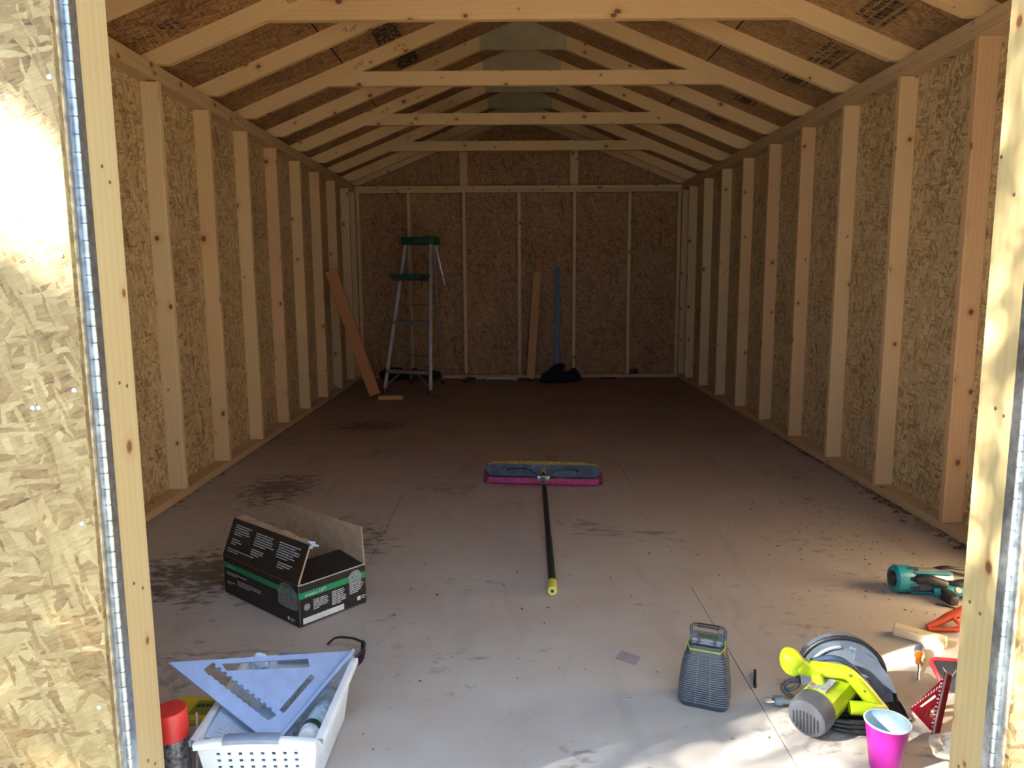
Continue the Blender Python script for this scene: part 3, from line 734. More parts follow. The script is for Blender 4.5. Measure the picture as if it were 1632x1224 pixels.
# rolled rim, lower in the middle of the short sides where the grips sit
bm = B()
def rim(a, b, dip):
    n = 12; outv = Vector(((a + b) / 2 - ctr).xy.to_3d()).normalized(); rows = []
    for k in range(n + 1):
        t = k / n; p = a.lerp(b, t) + UPV * (-dip * math.sin(math.pi * t)) + outv * dip * .6 * math.sin(math.pi * t)
        rows.append([bm.verts.new(p + outv * o_ + UPV * z_) for o_, z_ in ((-.004, .002), (.010, .004), (.014, .001), (.013, -.012), (.010, -.012), (.0, -.003))])
    for r0, r1 in zip(rows, rows[1:]):
        for k in range(5): bm.faces.new((r0[k], r0[k + 1], r1[k + 1], r1[k]))
for i, dip in ((0, -.006), (1, 0), (2, -.006), (3, 0)): rim(topc[i], topc[(i + 1) % 4], dip)
bmesh.ops.recalc_face_normals(bm, faces=bm.faces)
obj('rim', bm, M['white_plastic'], bk, 50)
for a, b in ((topc[0], topc[1]), (topc[2], topc[3])):
    outv = Vector(((a + b) / 2 - ctr).xy.to_3d()).normalized(); bm = B(); rows = []
    for k in range(13):
        t = .24 + .46 * k / 12 if a is topc[0] else .30 + .42 * k / 12
        p = a.lerp(b, t) + UPV * (.006 * math.sin(math.pi * t) + .0035) + outv * (-.0036 * math.sin(math.pi * t))
        rows.append([bm.verts.new(p + outv * o_ + UPV * z_) for o_, z_ in ((-.008, -.014), (-.008, .003), (-.004, .005), (.012, .004), (.0165, .001), (.0165, -.008), (.012, -.008))])
    for r0, r1 in zip(rows, rows[1:]):
        for k in range(7): bm.faces.new((r0[k], r0[(k + 1) % 7], r1[(k + 1) % 7], r1[k]))
    bm.faces.new(rows[0]); bm.faces.new(rows[-1][::-1]); bmesh.ops.recalc_face_normals(bm, faces=bm.faces)
    obj('hand_grip', bm, M['grey_grip'], bk, 40)

# ---- big aluminium speed square lying across the basket
M['alu_blue'] = P_('cast_aluminium', (.33, .46, .76), .45, .6, .06, 40)  # blue of the reflected sky painted into the metal colour
A_, B_, C_ = Vector((-.879, 1.576, .250)), Vector((-.507, 1.779, .170)), Vector((-.631, 1.510, .090))
A_ += Vector((0, 0, .004)); B_ += Vector((0, 0, .006)); C_ += Vector((0, 0, .004))
e1 = (A_ - C_).normalized(); e2 = (B_ - C_); e2 = (e2 - e1 * e2.dot(e1)).normalized()
sn = e1.cross(e2); sn = sn if sn.z > 0 else -sn
sqm = Matrix((e1, e2, sn)).transposed().to_4x4(); sqm.translation = C_
sq = thing('speed_square', 'large aluminium speed square tilted across the white basket', 'square', C_)
Lq = .303
notch = []
for k in range(11):
    x = .048 + k * .0168; notch += [(x, .058), (x + .008, .058), (x + .008, .063), (x + .0165, .063)]
lower = []
for k in range(10):
    x = .224 - k * .0170; lower += [(x, .036), (x - .006, .0335), (x - .012, .036)]
h1_ = [(.040, .058)] + notch[1:] + [(.234, .060), (.236, .036)] + lower[1:] + [(.045, .036)]
h2_ = [(.040, .215), (.048, .225), (.232, .075), (.215, .072)]
h2_ = [(.056, .197), (.073, .214), (.216, .072), (.196, .066)]
h3_ = [(.030, .070), (.043, .070), (.043, .185), (.030, .185)]
bm = B(); prism(bm, [(0, 0), (Lq, 0), (Lq - .004, .006), (.006, Lq - .004), (0, Lq)], .0045, sqm, [h1_, h2_, h3_]); obj('blade', bm, M['alu_blue'], sq)
bm = B(); box(bm, (-.0045, -.002, -.009), (.0045, Lq + .001, .0135), sqm, .0012, 1); obj('fence', bm, M['alu_blue'], sq)

# ---- other contents of the basket
M['paper'] = P_('white_paper', (.62, .74, .90), .8, 0, .05)
def crumple(name, label, cat, c, size, mat, seed, sub=3, amp=.35, parent=None, squash=1.0):
    rr = random.Random(seed); bm = B(); bmesh.ops.create_icosphere(bm, subdivisions=sub, radius=1)
    dirs = [(Vector((rr.gauss(0, 1), rr.gauss(0, 1), rr.gauss(0, 1))).normalized(), rr.uniform(-1, 1), rr.uniform(3, 9)) for _ in range(14)]
    for v in bm.verts:
        k = 1 + amp * sum(a * math.sin(f_ * v.co.dot(d) + a * 5) for d, a, f_ in dirs) / 5
        v.co = Vector((v.co.x * size[0], v.co.y * size[1], v.co.z * size[2])) * k
    zm = min(v.co.z for v in bm.verts)
    for v in bm.verts: v.co = v.co + Vector(c) - Vector((0, 0, zm))
    o = obj(name, bm, mat, parent, 25, at=c)
    return tag(o, label, cat)
sheet = B(); gx, gy = 8, 6; gv = []
for i in range(gx + 1):
    for j in range(gy + 1):
        u, v = i / gx, j / gy
        gv.append(sheet.verts.new(Vector((-.765 + .125 * u + .012 * v, 1.475 + .14 * v - .01 * u, .140 - .045 * u + .010 * math.sin(5 * u + 3 * v) + .012 * v))))
for i in range(gx):
    for j in range(gy): sheet.faces.new((gv[i * (gy + 1) + j], gv[(i + 1) * (gy + 1) + j], gv[(i + 1) * (gy + 1) + j + 1], gv[i * (gy + 1) + j + 1]))
r_ = bmesh.ops.solidify(sheet, geom=sheet.faces[:], thickness=.0006)
sh = thing('instruction_sheet', 'curled printed instruction sheet under the speed square in the basket', 'paper', (-.70, 1.545, .10))
obj('page', sheet, M['paper'], sh, 40)
bm = B()
for k in range(9):
    y = 1.488 + k * .011; u0 = .12 + .05 * (k % 3); x = -.765 + .125 * u0
    for q in range(3):
        xa = x + q * .022; ua = (xa + .765) / .125; v = (y - 1.475) / .14
        z = .1413 - .045 * ua + .010 * math.sin(5 * ua + 3 * v) + .012 * v
        ub = ua + .15; zb_ = .1413 - .045 * ub + .010 * math.sin(5 * ub + 3 * v) + .012 * v
        quad(bm, [(xa, y, z), (xa + .019, y, zb_), (xa + .019, y + .003, zb_), (xa, y + .003, z)])
o = obj('printing', bm, P_('pale_ink', (.30, .40, .55), .8), sh); o['kind'] = 'stuff'
bt = thing('caulk_tube', 'white capped tube lying in the basket by its right side', 'tube', (-.556, 1.60, .06))
mt = frame((-.556, 1.60, .100), (1, 0, .1), (-.05, -.9, .12))
bm = B(); lathe(bm, [(.020, -.07), (.0225, -.065), (.0225, .060), (.020, .066)], 20, mt); obj('body', bm, P_('pale_blue_wrap', (.45, .66, .80), .35, 0, .3, 60), bt, 40)
bm = B(); lathe(bm, [(.0227, .040), (.0227, .062)], 20, mt, False, False); obj('dark_band', bm, P_('dark_band', (.03, .035, .02), .4), bt, 40)
bm = B(); lathe(bm, [(.019, .066), (.020, .070), (.020, .086), (.017, .090)], 20, mt); obj('cap', bm, M['white_plastic'], bt, 40)
s_ = NT('clear_film'); M['film'] = s_.set(Base_Color=(.80, .88, .95), Roughness=.18, Transmission_Weight=.75, IOR=1.15, Alpha=.75)
crumple('plastic_wrap', 'crumpled clear plastic wrap inside the far end of the basket', 'plastic wrap', (-.60, 1.722, .03), (.05, .026, .045), M['film'], 11, 3, .5)
crumple('plastic_pouch', 'crumpled clear plastic pouch below the slots of the speed square', 'plastic pouch', (-.665, 1.64, .02), (.055, .05, .04), P_('milky_film', (.45, .55, .72), .25), 12, 3, .45)
crumple('paper_scrap', 'small white crumpled scrap sticking up at the far basket rim', 'paper', (-.738, 1.765, .135), (.022, .012, .024), M['paper'], 13, 2, .5)
bm = B(); tube(bm, [(-.7995, 1.497, .003), (-.795, 1.503, .09), (-.792, 1.507, .178)], .0045, 8, True, .35); tag(obj('plastic_strip', bm, M['film'], None, 40, at=(-.7995, 1.497, .003)), 'clear plastic strip standing between spray can and basket', 'strip')

# ---- spray can with red cap
sc_ = thing('spray_can', 'grey spray can with a red cap behind the left jamb', 'spray can', (-.838, 1.489, 0))
mc = frame((-.838, 1.489, 0), (1, 0, 0), (.05, -.03, 1))
bm = B(); lathe(bm, [(.030, 0), (.0325, .003), (.0325, .132), (.030, .140), (.024, .147)], 28, mc); obj('body', bm, P_('speckled_grey', (.16, .15, .16), .4, .3, .5, 120), sc_, 35)
bm = B(); lathe(bm, [(.0335, .140), (.0350, .142), (.0345, .198), (.0325, .203), (.008, .2045), (.0, .2045)], 32, mc, True, False); obj('cap', bm, P_('red_cap', (.62, .035, .030), .4), sc_, 35)
bm = B(); lathe(bm, [(.0327, .045), (.0327, .052)], 28, mc, False, False); obj('label_band', bm, P_('tan_band', (.30, .22, .10), .5), sc_)

# ---- yellow packet lying behind the can
yp = thing('yellow_packet', 'flat yellow packet with dark lettering lying behind the spray can', 'packet', (-.93, 1.795, 0))
bm = B(); prism(bm, [(-.988, 1.741), (-.870, 1.735), (-.862, 1.842), (-.905, 1.850), (-.985, 1.855), (-.998, 1.80)], .012, None, (), .001)
bmesh.ops.bevel(bm, geom=[e for e in bm.edges if abs(e.calc_face_angle(0)) > .6], offset=.004, segments=2, affect='EDGES'); obj('sleeve', bm, P_('yellow_card', (.55, .42, .03), .5), yp, 40)
bm = B(); prism(bm, [(-.935, 1.765), (-.868, 1.762), (-.866, 1.825), (-.930, 1.830)], .0006, None, (), .0132); obj('green_panel', bm, P_('olive_print', (.16, .20, .03), .5), yp)
bm = B()
for k in range(5): box(bm, (-.925 + k * .0115, 1.798, .0140), (-.917 + k * .0115, 1.812, .0143))
o = obj('dark_print', bm, M['ink'], yp); o['kind'] = 'stuff'

# ---- safety glasses
sg_ = thing('safety_glasses', 'dark safety glasses with purple lens behind the basket', 'glasses', (-.575, 2.05, 0))
c0 = Vector((-.560, 2.035, 0))
bm = B(); n = 14; r0v = []
for k in range(n + 1):
    a = R(-62 + 124 * k / n); p = Vector((-.580, 2.060, 0)) + Vector((math.cos(a) * .040, -math.sin(a) * .062, 0))
    h_ = .040 * (1 - .25 * abs(2 * k / n - 1) ** 3)
    r0v.append([bm.verts.new(p + UPV * .004), bm.verts.new(p + UPV * .022 + Vector((math.cos(a), -math.sin(a), 0)) * .003), bm.verts.new(p + UPV * h_)])
for a, b in zip(r0v, r0v[1:]):
    for k in range(2): bm.faces.new((a[k], b[k], b[k + 1], a[k + 1]))
bmesh.ops.solidify(bm, geom=bm.faces[:], thickness=.0022)
obj('lens', bm, P_('purple_lens', (.055, .010, .070), .12, .2), sg_, 40)
top = [v for v in [(-.580 + math.cos(R(a)) * .041, 2.060 - math.sin(R(a)) * .063, .040 - .010 * abs(a / 62) ** 3) for a in range(-62, 63, 8)]]
bm = B(); tube(bm, top, .0032, 8); obj('brow_bar', bm, M['black'], sg_, 60)
bm = B(); tube(bm, smooth_path([top[0], (-.590, 2.128, .034), (-.640, 2.140, .030), (-.665, 2.130, .012)], 5), [.0056] * 16, 8, True, .5); obj('temple', bm, M['black'], sg_, 60)
bm = B(); tube(bm, smooth_path([top[-1], (-.590, 1.995, .033), (-.640, 2.020, .028), (-.668, 2.035, .012)], 5), [.0056] * 16, 8, True, .5); obj('temple', bm, M['black'], sg_, 60)
bm = B(); box(bm, (-.548, 2.052, .006), (-.540, 2.068, .020), None, .002); obj('nose_pad', bm, M['black'], sg_)

# ---- portable radio
rd = thing('portable_radio', 'grey ribbed portable radio with carry handle standing on the floor', 'radio', (.405, 1.835, 0))
ra = R(-22); rx = Vector((math.cos(ra), math.sin(ra), 0)); ry = Vector((-math.sin(ra), math.cos(ra), 0))
RM = Matrix((rx, ry, UPV)).transposed().to_4x4(); RM.translation = Vector((.408, 1.836, 0))
M['radio'] = P_('charcoal_plastic', (.042, .047, .055), .40)
M['radio_rib'] = P_('rib_plastic', (.13, .145, .165), .38)
M['lime'] = P_('lime_plastic', (.36, .48, .010), .42, 0, .06)
bm = B(); secs = [(0, .118, .088, 0), (.010, .128, .098, 0), (.06, .124, .094, .002), (.11, .114, .086, .006), (.145, .100, .076, .011), (.160, .092, .068, .013)]
rings = []
for z, w_, d_, sh_ in secs: rings.append([bm.verts.new(RM @ Vector((x, y + sh_, z))) for x, y in rrect(w_, d_, .020, 4)])
for a, b in zip(rings, rings[1:]):
    for k in range(len(a)): bm.faces.new((a[k], a[(k + 1) % len(a)], b[(k + 1) % len(b)], b[k]))
bm.faces.new(rings[0][::-1]); bm.faces.new(rings[-1]); obj('body', bm, M['radio'], rd, 35)
def sec_at(z):
    for (z0_, w0, d0, s0), (z1_, w1, d1, s1) in zip(secs, secs[1:]):
        if z0_ <= z <= z1_:
            t = (z - z0_) / (z1_ - z0_); return w0 + (w1 - w0) * t, d0 + (d1 - d0) * t, s0 + (s1 - s0) * t
for k in range(21):                                            # grille ribs wrapping the front and both sides
    z = .018 + k * .0058; w_, d_, sh_ = sec_at(z)
    loop = [(x, y) for x, y in rrect(w_ + .004, d_ + .004, .021, 5) if y < d_ * .22]
    loop.sort(key=lambda q: math.atan2(q[0], -(q[1] - .05)))
    pts = [RM @ Vector((x, y + sh_, z)) for x, y in loop]
    bm = B(); tube(bm, pts, .0015, 5, True); obj('rib', bm, M['radio_rib'], rd)
for x in (-.017, .017):
    bm = B(); tube(bm, [RM @ Vector((x * sec_at(z)[0] / .12, -sec_at(z)[1] / 2 + sec_at(z)[2] - .0022, z)) for z in (.014, .06, .11, .14)], .0012, 5); obj('grille_bar', bm, M['radio_rib'], rd)
# top: sloped control panel with lime piping
PM = RM @ Matrix.Translation((0, .012, .161)) @ Matrix.Rotation(R(14), 4, 'X')
bm = B(); prism(bm, [(-.046, -.022), (-.038, -.040), (.038, -.040), (.046, -.022), (.046, .020), (.036, .034), (-.036, .034), (-.046, .020)], .008, PM, (), -.006); obj('control_panel', bm, P_('panel_grey', (.14, .155, .18), .25), rd)
bm = B(); tube(bm, [PM @ Vector(p + (.002,)) for p in ((-.047, .010), (-.047, -.022), (-.039, -.0415), (.039, -.0415), (.047, -.022), (.047, .010))], .0016, 6); obj('lime_piping', bm, M['lime'], rd)
bm = B(); box(bm, (-.026, .010, .0018), (.026, .022, .0032), PM); obj('display', bm, P_('lcd', (.085, .12, .035), .2), rd)
for x, y, a, b in ((-.031, -.004, .0075, .005), (-.031, -.020, .0085, .006), (0, -.003, .018, .006), (0, -.018, .020, .0068), (.031, -.004, .0085, .006), (.031, -.019, .0085, .0065)):
    bm = B(); prism(bm, [(x + a * math.cos(t * .3927), y + b * math.sin(t * .3927)) for t in range(16)], .0022, PM, (), .0016); obj('button', bm, P_('button_grey', (.34, .37, .42), .3), rd)
bm = B(); hz = .036
tube(bm, [RM @ Vector(p) for p in ((-.044, .030, .150), (-.044, .034, .150 + hz), (-.039, .035, .156 + hz), (.039, .035, .156 + hz), (.044, .034, .150 + hz), (.044, .030, .150))], .0042, 8); obj('carry_handle', bm, M['radio'], rd, 50)
bm = B(); box(bm, (-.030, .030, .1505 + hz), (.030, .040, .161 + hz), RM, .003); obj('handle_grip', bm, M['black'], rd, 40)

# ---- drill bit, paper scrap, twig
bm = B(); pts = [Vector((.560, 1.892, .0045)).lerp(Vector((.588, 1.980, .0045)), t / 24) for t in range(25)]
db = thing('drill_bit', 'short black drill bit lying on the floor beside the radio', 'drill bit', (.574, 1.936, 0))
tube(bm, pts[:12], .0045, 10); obj('shank', bm, M['black'], db, 40)
bm = B(); d_ = (pts[-1] - pts[0]).normalized(); sd = d_.cross(UPV)
for ph in (0, math.pi):
    row = []
    for k in range(25):
        t = k / 24; p = pts[11].lerp(pts[24] + d_ * .002, t); a = ph + t * 9
        o_ = (sd * math.cos(a) + UPV * math.sin(a)); q_ = (sd * math.cos(a + 1.7) + UPV * math.sin(a + 1.7)); rr = .0043 if t < .93 else .0043 * (1 - t) / .07 + .0003
        row.append([bm.verts.new(p), bm.verts.new(p + o_ * rr), bm.verts.new(p + q_ * rr)])
    for a, b in zip(row, row[1:]):
        for k in range(3): bm.faces.new((a[k], a[(k + 1) % 3], b[(k + 1) % 3], b[k]))
obj('flutes', bm, M['black'], db)
bm = B(); prism(bm, [(.200, 2.056), (.253, 2.019), (.279, 2.062), (.226, 2.104)], .0009, None, (), .0006)
tag(obj('card_scrap', bm, P_('grey_card', (.28, .26, .29), .6), at=(.24, 2.06, 0)), 'small grey square of card lying flat on the floor', 'card')
bm = B(); tube(bm, [(.672, 2.020, .004), (.705, 2.044, .006), (.732, 2.058, .004)], [.0012, .003, .0015], 6, True, .6)
tag(obj('twig', bm, M['black'], at=(.70, 2.04, 0)), 'tiny black twig lying behind the saw handle', 'twig')

# ---- circular saw
M['saw_grey'] = P_('saw_grey', (.065, .070, .085), .45)
M['guard'] = P_('guard_metal', (.17, .21, .28), .42, .35, .12, 30)
M['shoe'] = P_('shoe_steel', (.05, .06, .075), .35, .8, .2, 40)
sw = thing('circular_saw', 'lime green corded circular saw resting on the sunlit floor', 'saw', (.76, 1.79, 0))
sa = R(-8); sx = Vector((math.cos(sa), math.sin(sa), 0)); sy = Vector((-math.sin(sa), math.cos(sa), 0))
SM = Matrix((sx, sy, UPV)).transposed().to_4x4(); SM.translation = Vector((.752, 1.800, 0))
SI = SM.inverted()
def wl(*p): return SI @ Vector(p)
# upper blade guard: thick half drum with a stepped rim, running down to the shoe in front
arc = []
for k in range(23):
    a = R(200 - 200 * k / 22); arc.append((.108 * math.cos(a) * 1.0, .085 + .104 * math.sin(a)))
arc += [(.128, .058), (.138, .022), (.060, .010), (.040, .040), (-.040, .045), (-.085, .050)]
GM = SM @ Matrix(((1, 0, 0, 0), (0, 0, 1, 0), (0, 1, 0, 0), (0, 0, 0, 1)))
bm = B(); prism(bm, arc, .042, GM, (), .0); bmesh.ops.bevel(bm, geom=[e for e in bm.edges if e.is_manifold and e.calc_face_angle(0) > 1.0], offset=.006, segments=2, affect='EDGES'); obj('blade_guard', bm, M['guard'], sw, 30)
rimp = [GM @ Vector((.1085 * math.cos(R(a)), .085 + .1045 * math.sin(R(a)), .006)) for a in range(195, -16, -9)] + [GM @ Vector((.130, .056, .006)), GM @ Vector((.139, .024, .006))]
bm = B(); tube(bm, rimp, .0055, 8); obj('guard_rim', bm, M['black'], sw, 50)
for k, (a0, a1) in enumerate(((150, 95), (80, 30))):
    bm = B(); pts = [GM @ Vector((.085 * math.cos(R(a)), .085 + .082 * math.sin(R(a)), -.0015)) for a in [a0 + (a1 - a0) * q / 6 for q in range(7)]]
    tube(bm, pts, .004, 6); obj('guard_ridge', bm, P_('guard_pale', (.28, .33, .41), .4, .3), sw, 50)
bm = B(); prism(bm, [(.030, .165), (.080, .140), (.118, .090), (.134, .052), (.108, .050), (.092, .086), (.060, .118), (.024, .136)], .006, GM, (), -.006); obj('dust_chute', bm, P_('chute_grey', (.12, .15, .21), .35, .2), sw)
bm = B(); lathe(bm, [(.092, -.001), (.092, .001)], 48, GM @ Matrix.Translation((0, .092, .046))); obj('saw_blade', bm, M['grey_metal'], sw)
bm = B(); prism(bm, rrect(.215, .115, .014, 4, .050, .0), .004, SM, [rrect(.09, .03, .004, 2, .085, .022)], .002); obj('shoe', bm, M['shoe'], sw)
bm = B(); tube(bm, [SM @ Vector(p) for p in ((.145, -.054, .008), (.156, -.046, .009), (.157, .046, .009), (.145, .056, .008))], .003, 6); obj('shoe_lip', bm, M['grey_metal'], sw)
# motor housing pointing at the doorway
mo = wl(.602, 1.655, .058); mi = wl(.742, 1.785, .078); md = (mo - mi).normalized()
MM = SM @ frame(mi, md.orthogonal() if False else Vector((0, 0, 1)).cross(md), md); ML = (mo - mi).length
bm = B(); lathe(bm, [(.042, -.01), (.046, 0), (.048, ML * .35), (.048, ML * .72)], 10, MM); obj('motor_housing', bm, M['lime'], sw, 28)
bm = B(); lathe(bm, [(.0475, ML * .70), (.0500, ML * .72), (.0500, ML * .90), (.046, ML * .98), (.038, ML)], 20, MM); obj('motor_cap', bm, M['saw_grey'], sw, 30)
for k in range(8):
    x = -.030 + k * .0086; h_ = math.sqrt(max(.0001, .036 ** 2 - x * x))
    bm = B(); box(bm, (x - .0019, -h_, ML - .002), (x + .0019, h_ * .55, ML + .0012), MM); obj('vent_slot', bm, M['black'] if True else None, sw)
bm = B(); box(bm, (-.018, -.030, ML * .70), (.018, .030, ML * .76), MM @ Matrix.Translation((0, .0, 0)) @ Matrix.Diagonal((1, 1, 1, 1))); bm.free()
mtop = MM @ Vector((0, 0, 0))
yax = (MM.to_3x3() @ Vector((0, 1, 0))); upside = 1 if yax.z > 0 else -1
bm = B(); box(bm, (-.024, upside * .042, ML * .36), (.020, upside * .0490, ML * .66), MM); obj('rating_plate', bm, P_('rating_label', (.26, .27, .28), .5, 0, .3, 150), sw)
bm = B(); box(bm, (-.020, upside * .0491, ML * .40), (-.012, upside * .0495, ML * .62), MM); obj('red_print', bm, P_('red_print', (.45, .04, .03), .5), sw)
# handles: front knob sweeping over the motor to the rear grip
hp = [wl(.594, 1.740, .160), wl(.622, 1.745, .146), wl(.650, 1.746, .138), wl(.700, 1.738, .136), wl(.736, 1.732, .130), wl(.768, 1.728, .098), wl(.802, 1.724, .056), wl(.822, 1.722, .032)]
path = smooth_path([SM @ p for p in hp], 5); nP = len(path)
rad = []
for k in range(nP):
    t = k / (nP - 1); rad.append(.030 - .008 * min(1, t / .2) + .0015 * math.sin(t * 9))
rad[0] = .016; rad[1] = .0255; rad[2] = .0285
bm = B(); tube(bm, path, rad, 14, True, .82); obj('handle', bm, M['lime'], sw, 60)
bm = B(); tube(bm, smooth_path([(.597, 1.733, .188), (.594, 1.738, .172), (.598, 1.742, .152), (.612, 1.745, .136)], 4), [.008, .019, .0245, .027, .028, .0285, .0285, .028, .027, .026, .024, .022, .016], 16); obj('front_knob', bm, M['lime'], sw, 60)
bm = B(); tube(bm, smooth_path([(.655, 1.764, .148), (.705, 1.760, .158), (.745, 1.756, .144), (.785, 1.752, .100), (.826, 1.750, .045)], 5), .0075, 8); obj('handle_seam', bm, P_('navy_rubber', (.02, .035, .07), .5), sw, 60)
bm = B(); tube(bm, smooth_path([(.730, 1.700, .060), (.775, 1.700, .056), (.812, 1.712, .046)], 4), .017, 12); obj('lower_brace', bm, M['lime'], sw, 60)
bm = B(); tube(bm, [(.655, 1.730, .135), (.662, 1.722, .100)], [.014, .018], 10); obj('knob_stem', bm, M['lime'], sw, 50)
for k, (x, y, z) in enumerate(((.730, 1.712, .138), (.765, 1.707, .100), (.806, 1.703, .055))):
    bm = B(); bmesh.ops.create_icosphere(bm, subdivisions=2, radius=.0035, matrix=Matrix.Translation((x, y, z))); obj('screw', bm, M['nail'], sw, 60)
# cord, coiled, and its plug
coil = [Vector((.745 + (.062 + .004 * k / 40) * math.cos(k * .42) * 1.05, 1.700 + .030 * math.sin(k * .42), .008 + .00075 * k)) for k in range(46)]
bm = B(); tube(bm, coil, .0052, 8); obj('power_cord', bm, M['black'], sw, 60)
bm = B(); tube(bm, smooth_path([(.690, 1.842, .045), (.650, 1.865, .040), (.625, 1.862, .018), (.640, 1.838, .028), (.662, 1.850, .040), (.640, 1.872, .030), (.618, 1.850, .022), (.640, 1.822, .012), (.628, 1.800, .014)], 6), .0052, 8); obj('cord_tail', bm, P_('cord_grey', (.12, .125, .13), .5), sw, 60)
bm = B(); tube(bm, [(.628, 1.800, .014), (.606, 1.803, .016), (.600, 1.804, .016), (.582, 1.806, .016)], [.006, .0085, .0135, .0125], 10); obj('plug', bm, P_('plug_grey', (.20, .24, .30), .45), sw, 50)
for dy in (-.0055, .0055):
    bm = B(); box(bm, (.558, 1.805 + dy - .001, .014), (.583, 1.805 + dy + .001, .020)); obj('prong', bm, M['chrome'], sw)

# ---- magenta cup
cu = thing('plastic_cup', 'magenta disposable cup with pale blue inside at the doorway', 'cup', (.746, 1.556, 0))
CM = Matrix.Translation((.746, 1.556, 0))
bm = B(); lathe(bm, [(.026, .004), (.031, 0), (.032, .004), (.036, .030), (.0365, .036), (.040, .060), (.0405, .064), (.0462, .108), (.0470, .113)], 40, CM, True, False); obj('shell', bm, P_('magenta_plastic', (.27, .008, .19), .4), cu, 50)
bm = B(); lathe(bm, [(.0, .006), (.029, .006), (.0305, .010), (.0390, .062), (.0452, .108), (.0460, .1132)], 40, CM, False, False); obj('lining', bm, P_('pale_lining', (.40, .55, .66), .4), cu, 50)
bm = B(); pts = [(.746 + .0475 * math.cos(R(a)), 1.556 + .0475 * math.sin(R(a)), .1150) for a in range(0, 361, 9)]
tube(bm, pts, .0022, 8, False); obj('rolled_rim', bm, P_('rim_white', (.48, .60, .68), .4), cu, 60)

# ---- small red rafter square leaning on the red and black pouch
M['red_alu'] = P_('red_anodised', (.16, .005, .016), .36, .5, .1)
rq = thing('rafter_square', 'small dark red metal rafter square leaning behind the magenta cup', 'square', (.92, 1.73, 0))
Lp, Bp, Tp = Vector((.926, 1.778, .006)), Vector((.927, 1.668, .004)), Vector((1.000, 1.752, .115))
e2 = (Tp - Bp).normalized(); e1 = Lp - Bp; e1 = (e1 - e2 * e1.dot(e2)).normalized(); rn = e1.cross(e2)
rn = rn if rn.dot(Vector((-1, -1.7, 1))) > 0 else -rn
QM = Matrix((e1, e2, rn)).transposed().to_4x4(); QM.translation = Bp
LT_ = (Tp - Bp).length; lx, ly = (Lp - Bp).dot(e1), (Lp - Bp).dot(e2)
def tri(a, b): return (lx * a, ly * a + (LT_ - 0) * b)
def bary(u, v): return (lx * u, ly * u + LT_ * v)
poly = [bary(0, 0), bary(1, 0), bary(.96, .04), bary(0, 1)]
hA = [bary(.62, .18), bary(.74, .16), bary(.30, .55), bary(.22, .52)]
hB = [bary(.18, .20), bary(.34, .16), bary(.34, .28), bary(.18, .40)]
hC = [bary(.44, .12), bary(.50, .11), bary(.46, .22), bary(.40, .23)]
bm = B(); prism(bm, poly, .004, QM, [hA, hB, hC]); bmesh.ops.recalc_face_normals(bm, faces=bm.faces); obj('blade', bm, M['red_alu'], rq)
bm = B(); box(bm, (-.004, -.002, -.007), (.004, LT_ + .002, .011), QM, .001, 1); obj('fence', bm, P_('red_fence', (.20, .012, .03), .3, .7), rq)
bm = B(); box(bm, (-.0045, .0, .009), (-.001, LT_, .0122), QM); obj('worn_edge', bm, M['grey_metal'], rq)
bm = B()
for k in range(12):
    u0 = .93 - k * .075; a, b = bary(u0, .03 + .0), bary(u0 - .012, .03)
    t0 = (1 - u0); p = bary(u0, t0 * .90); q = bary(u0 - .02, (t0 + .02) * .90); r2 = bary(u0 - .01, (t0) * .84); r3 = bary(u0 + .01, (t0 - .02) * .84)
    bm.faces.new([bm.verts.new(QM @ Vector((x, y, .0046))) for x, y in (p, q, r2, r3)])
for k in range(14):
    v = .05 + k * .065; x0 = .0075; x1 = .0125 if k % 2 else .016
    bm.faces.new([bm.verts.new(QM @ Vector((math.copysign(x, lx), y, .0046))) for x, y in ((x0, LT_ * v), (x1, LT_ * v), (x1, LT_ * v + .0022), (x0, LT_ * v + .0022))])
bmesh.ops.recalc_face_normals(bm, faces=bm.faces); o = obj('scale_marks', bm, M['white_print'], rq); o['kind'] = 'stuff'

# ---- red and black tool holster behind it
ho = thing('tool_holster', 'black rubber tool holster with red edging beside the right jamb', 'holster', (1.075, 1.86, 0))
HM = frame((1.056, 1.888, .004), (.98, -.19, 0), (-.10, -.62, .78))
pl = [(0, .060), (-.004, .052), (.010, -.010), (.030, -.080), (.062, -.130), (.100, -.135), (.115, -.08), (.110, .058), (.100, .066), (.010, .066)]
bm = B(); prism(bm, [(x, y * .8 + .022) for x, y in pl], .010, HM); obj('body', bm, P_('black_rubber', (.030, .032, .038), .6), ho)
bm = B(); tube(bm, [HM @ Vector((x, y * .8 + .022, .007)) for x, y in pl + pl[:1]], .0062, 8); obj('edging', bm, P_('red_rubber', (.50, .040, .055), .5), ho, 50)
bm = B(); tube(bm, [HM @ Vector((x, y, .0112)) for x, y in ((.022, .05), (.035, .02), (.055, .045))], .0022, 6); obj('raised_mark', bm, P_('grey_mark', (.22, .23, .25), .5), ho)

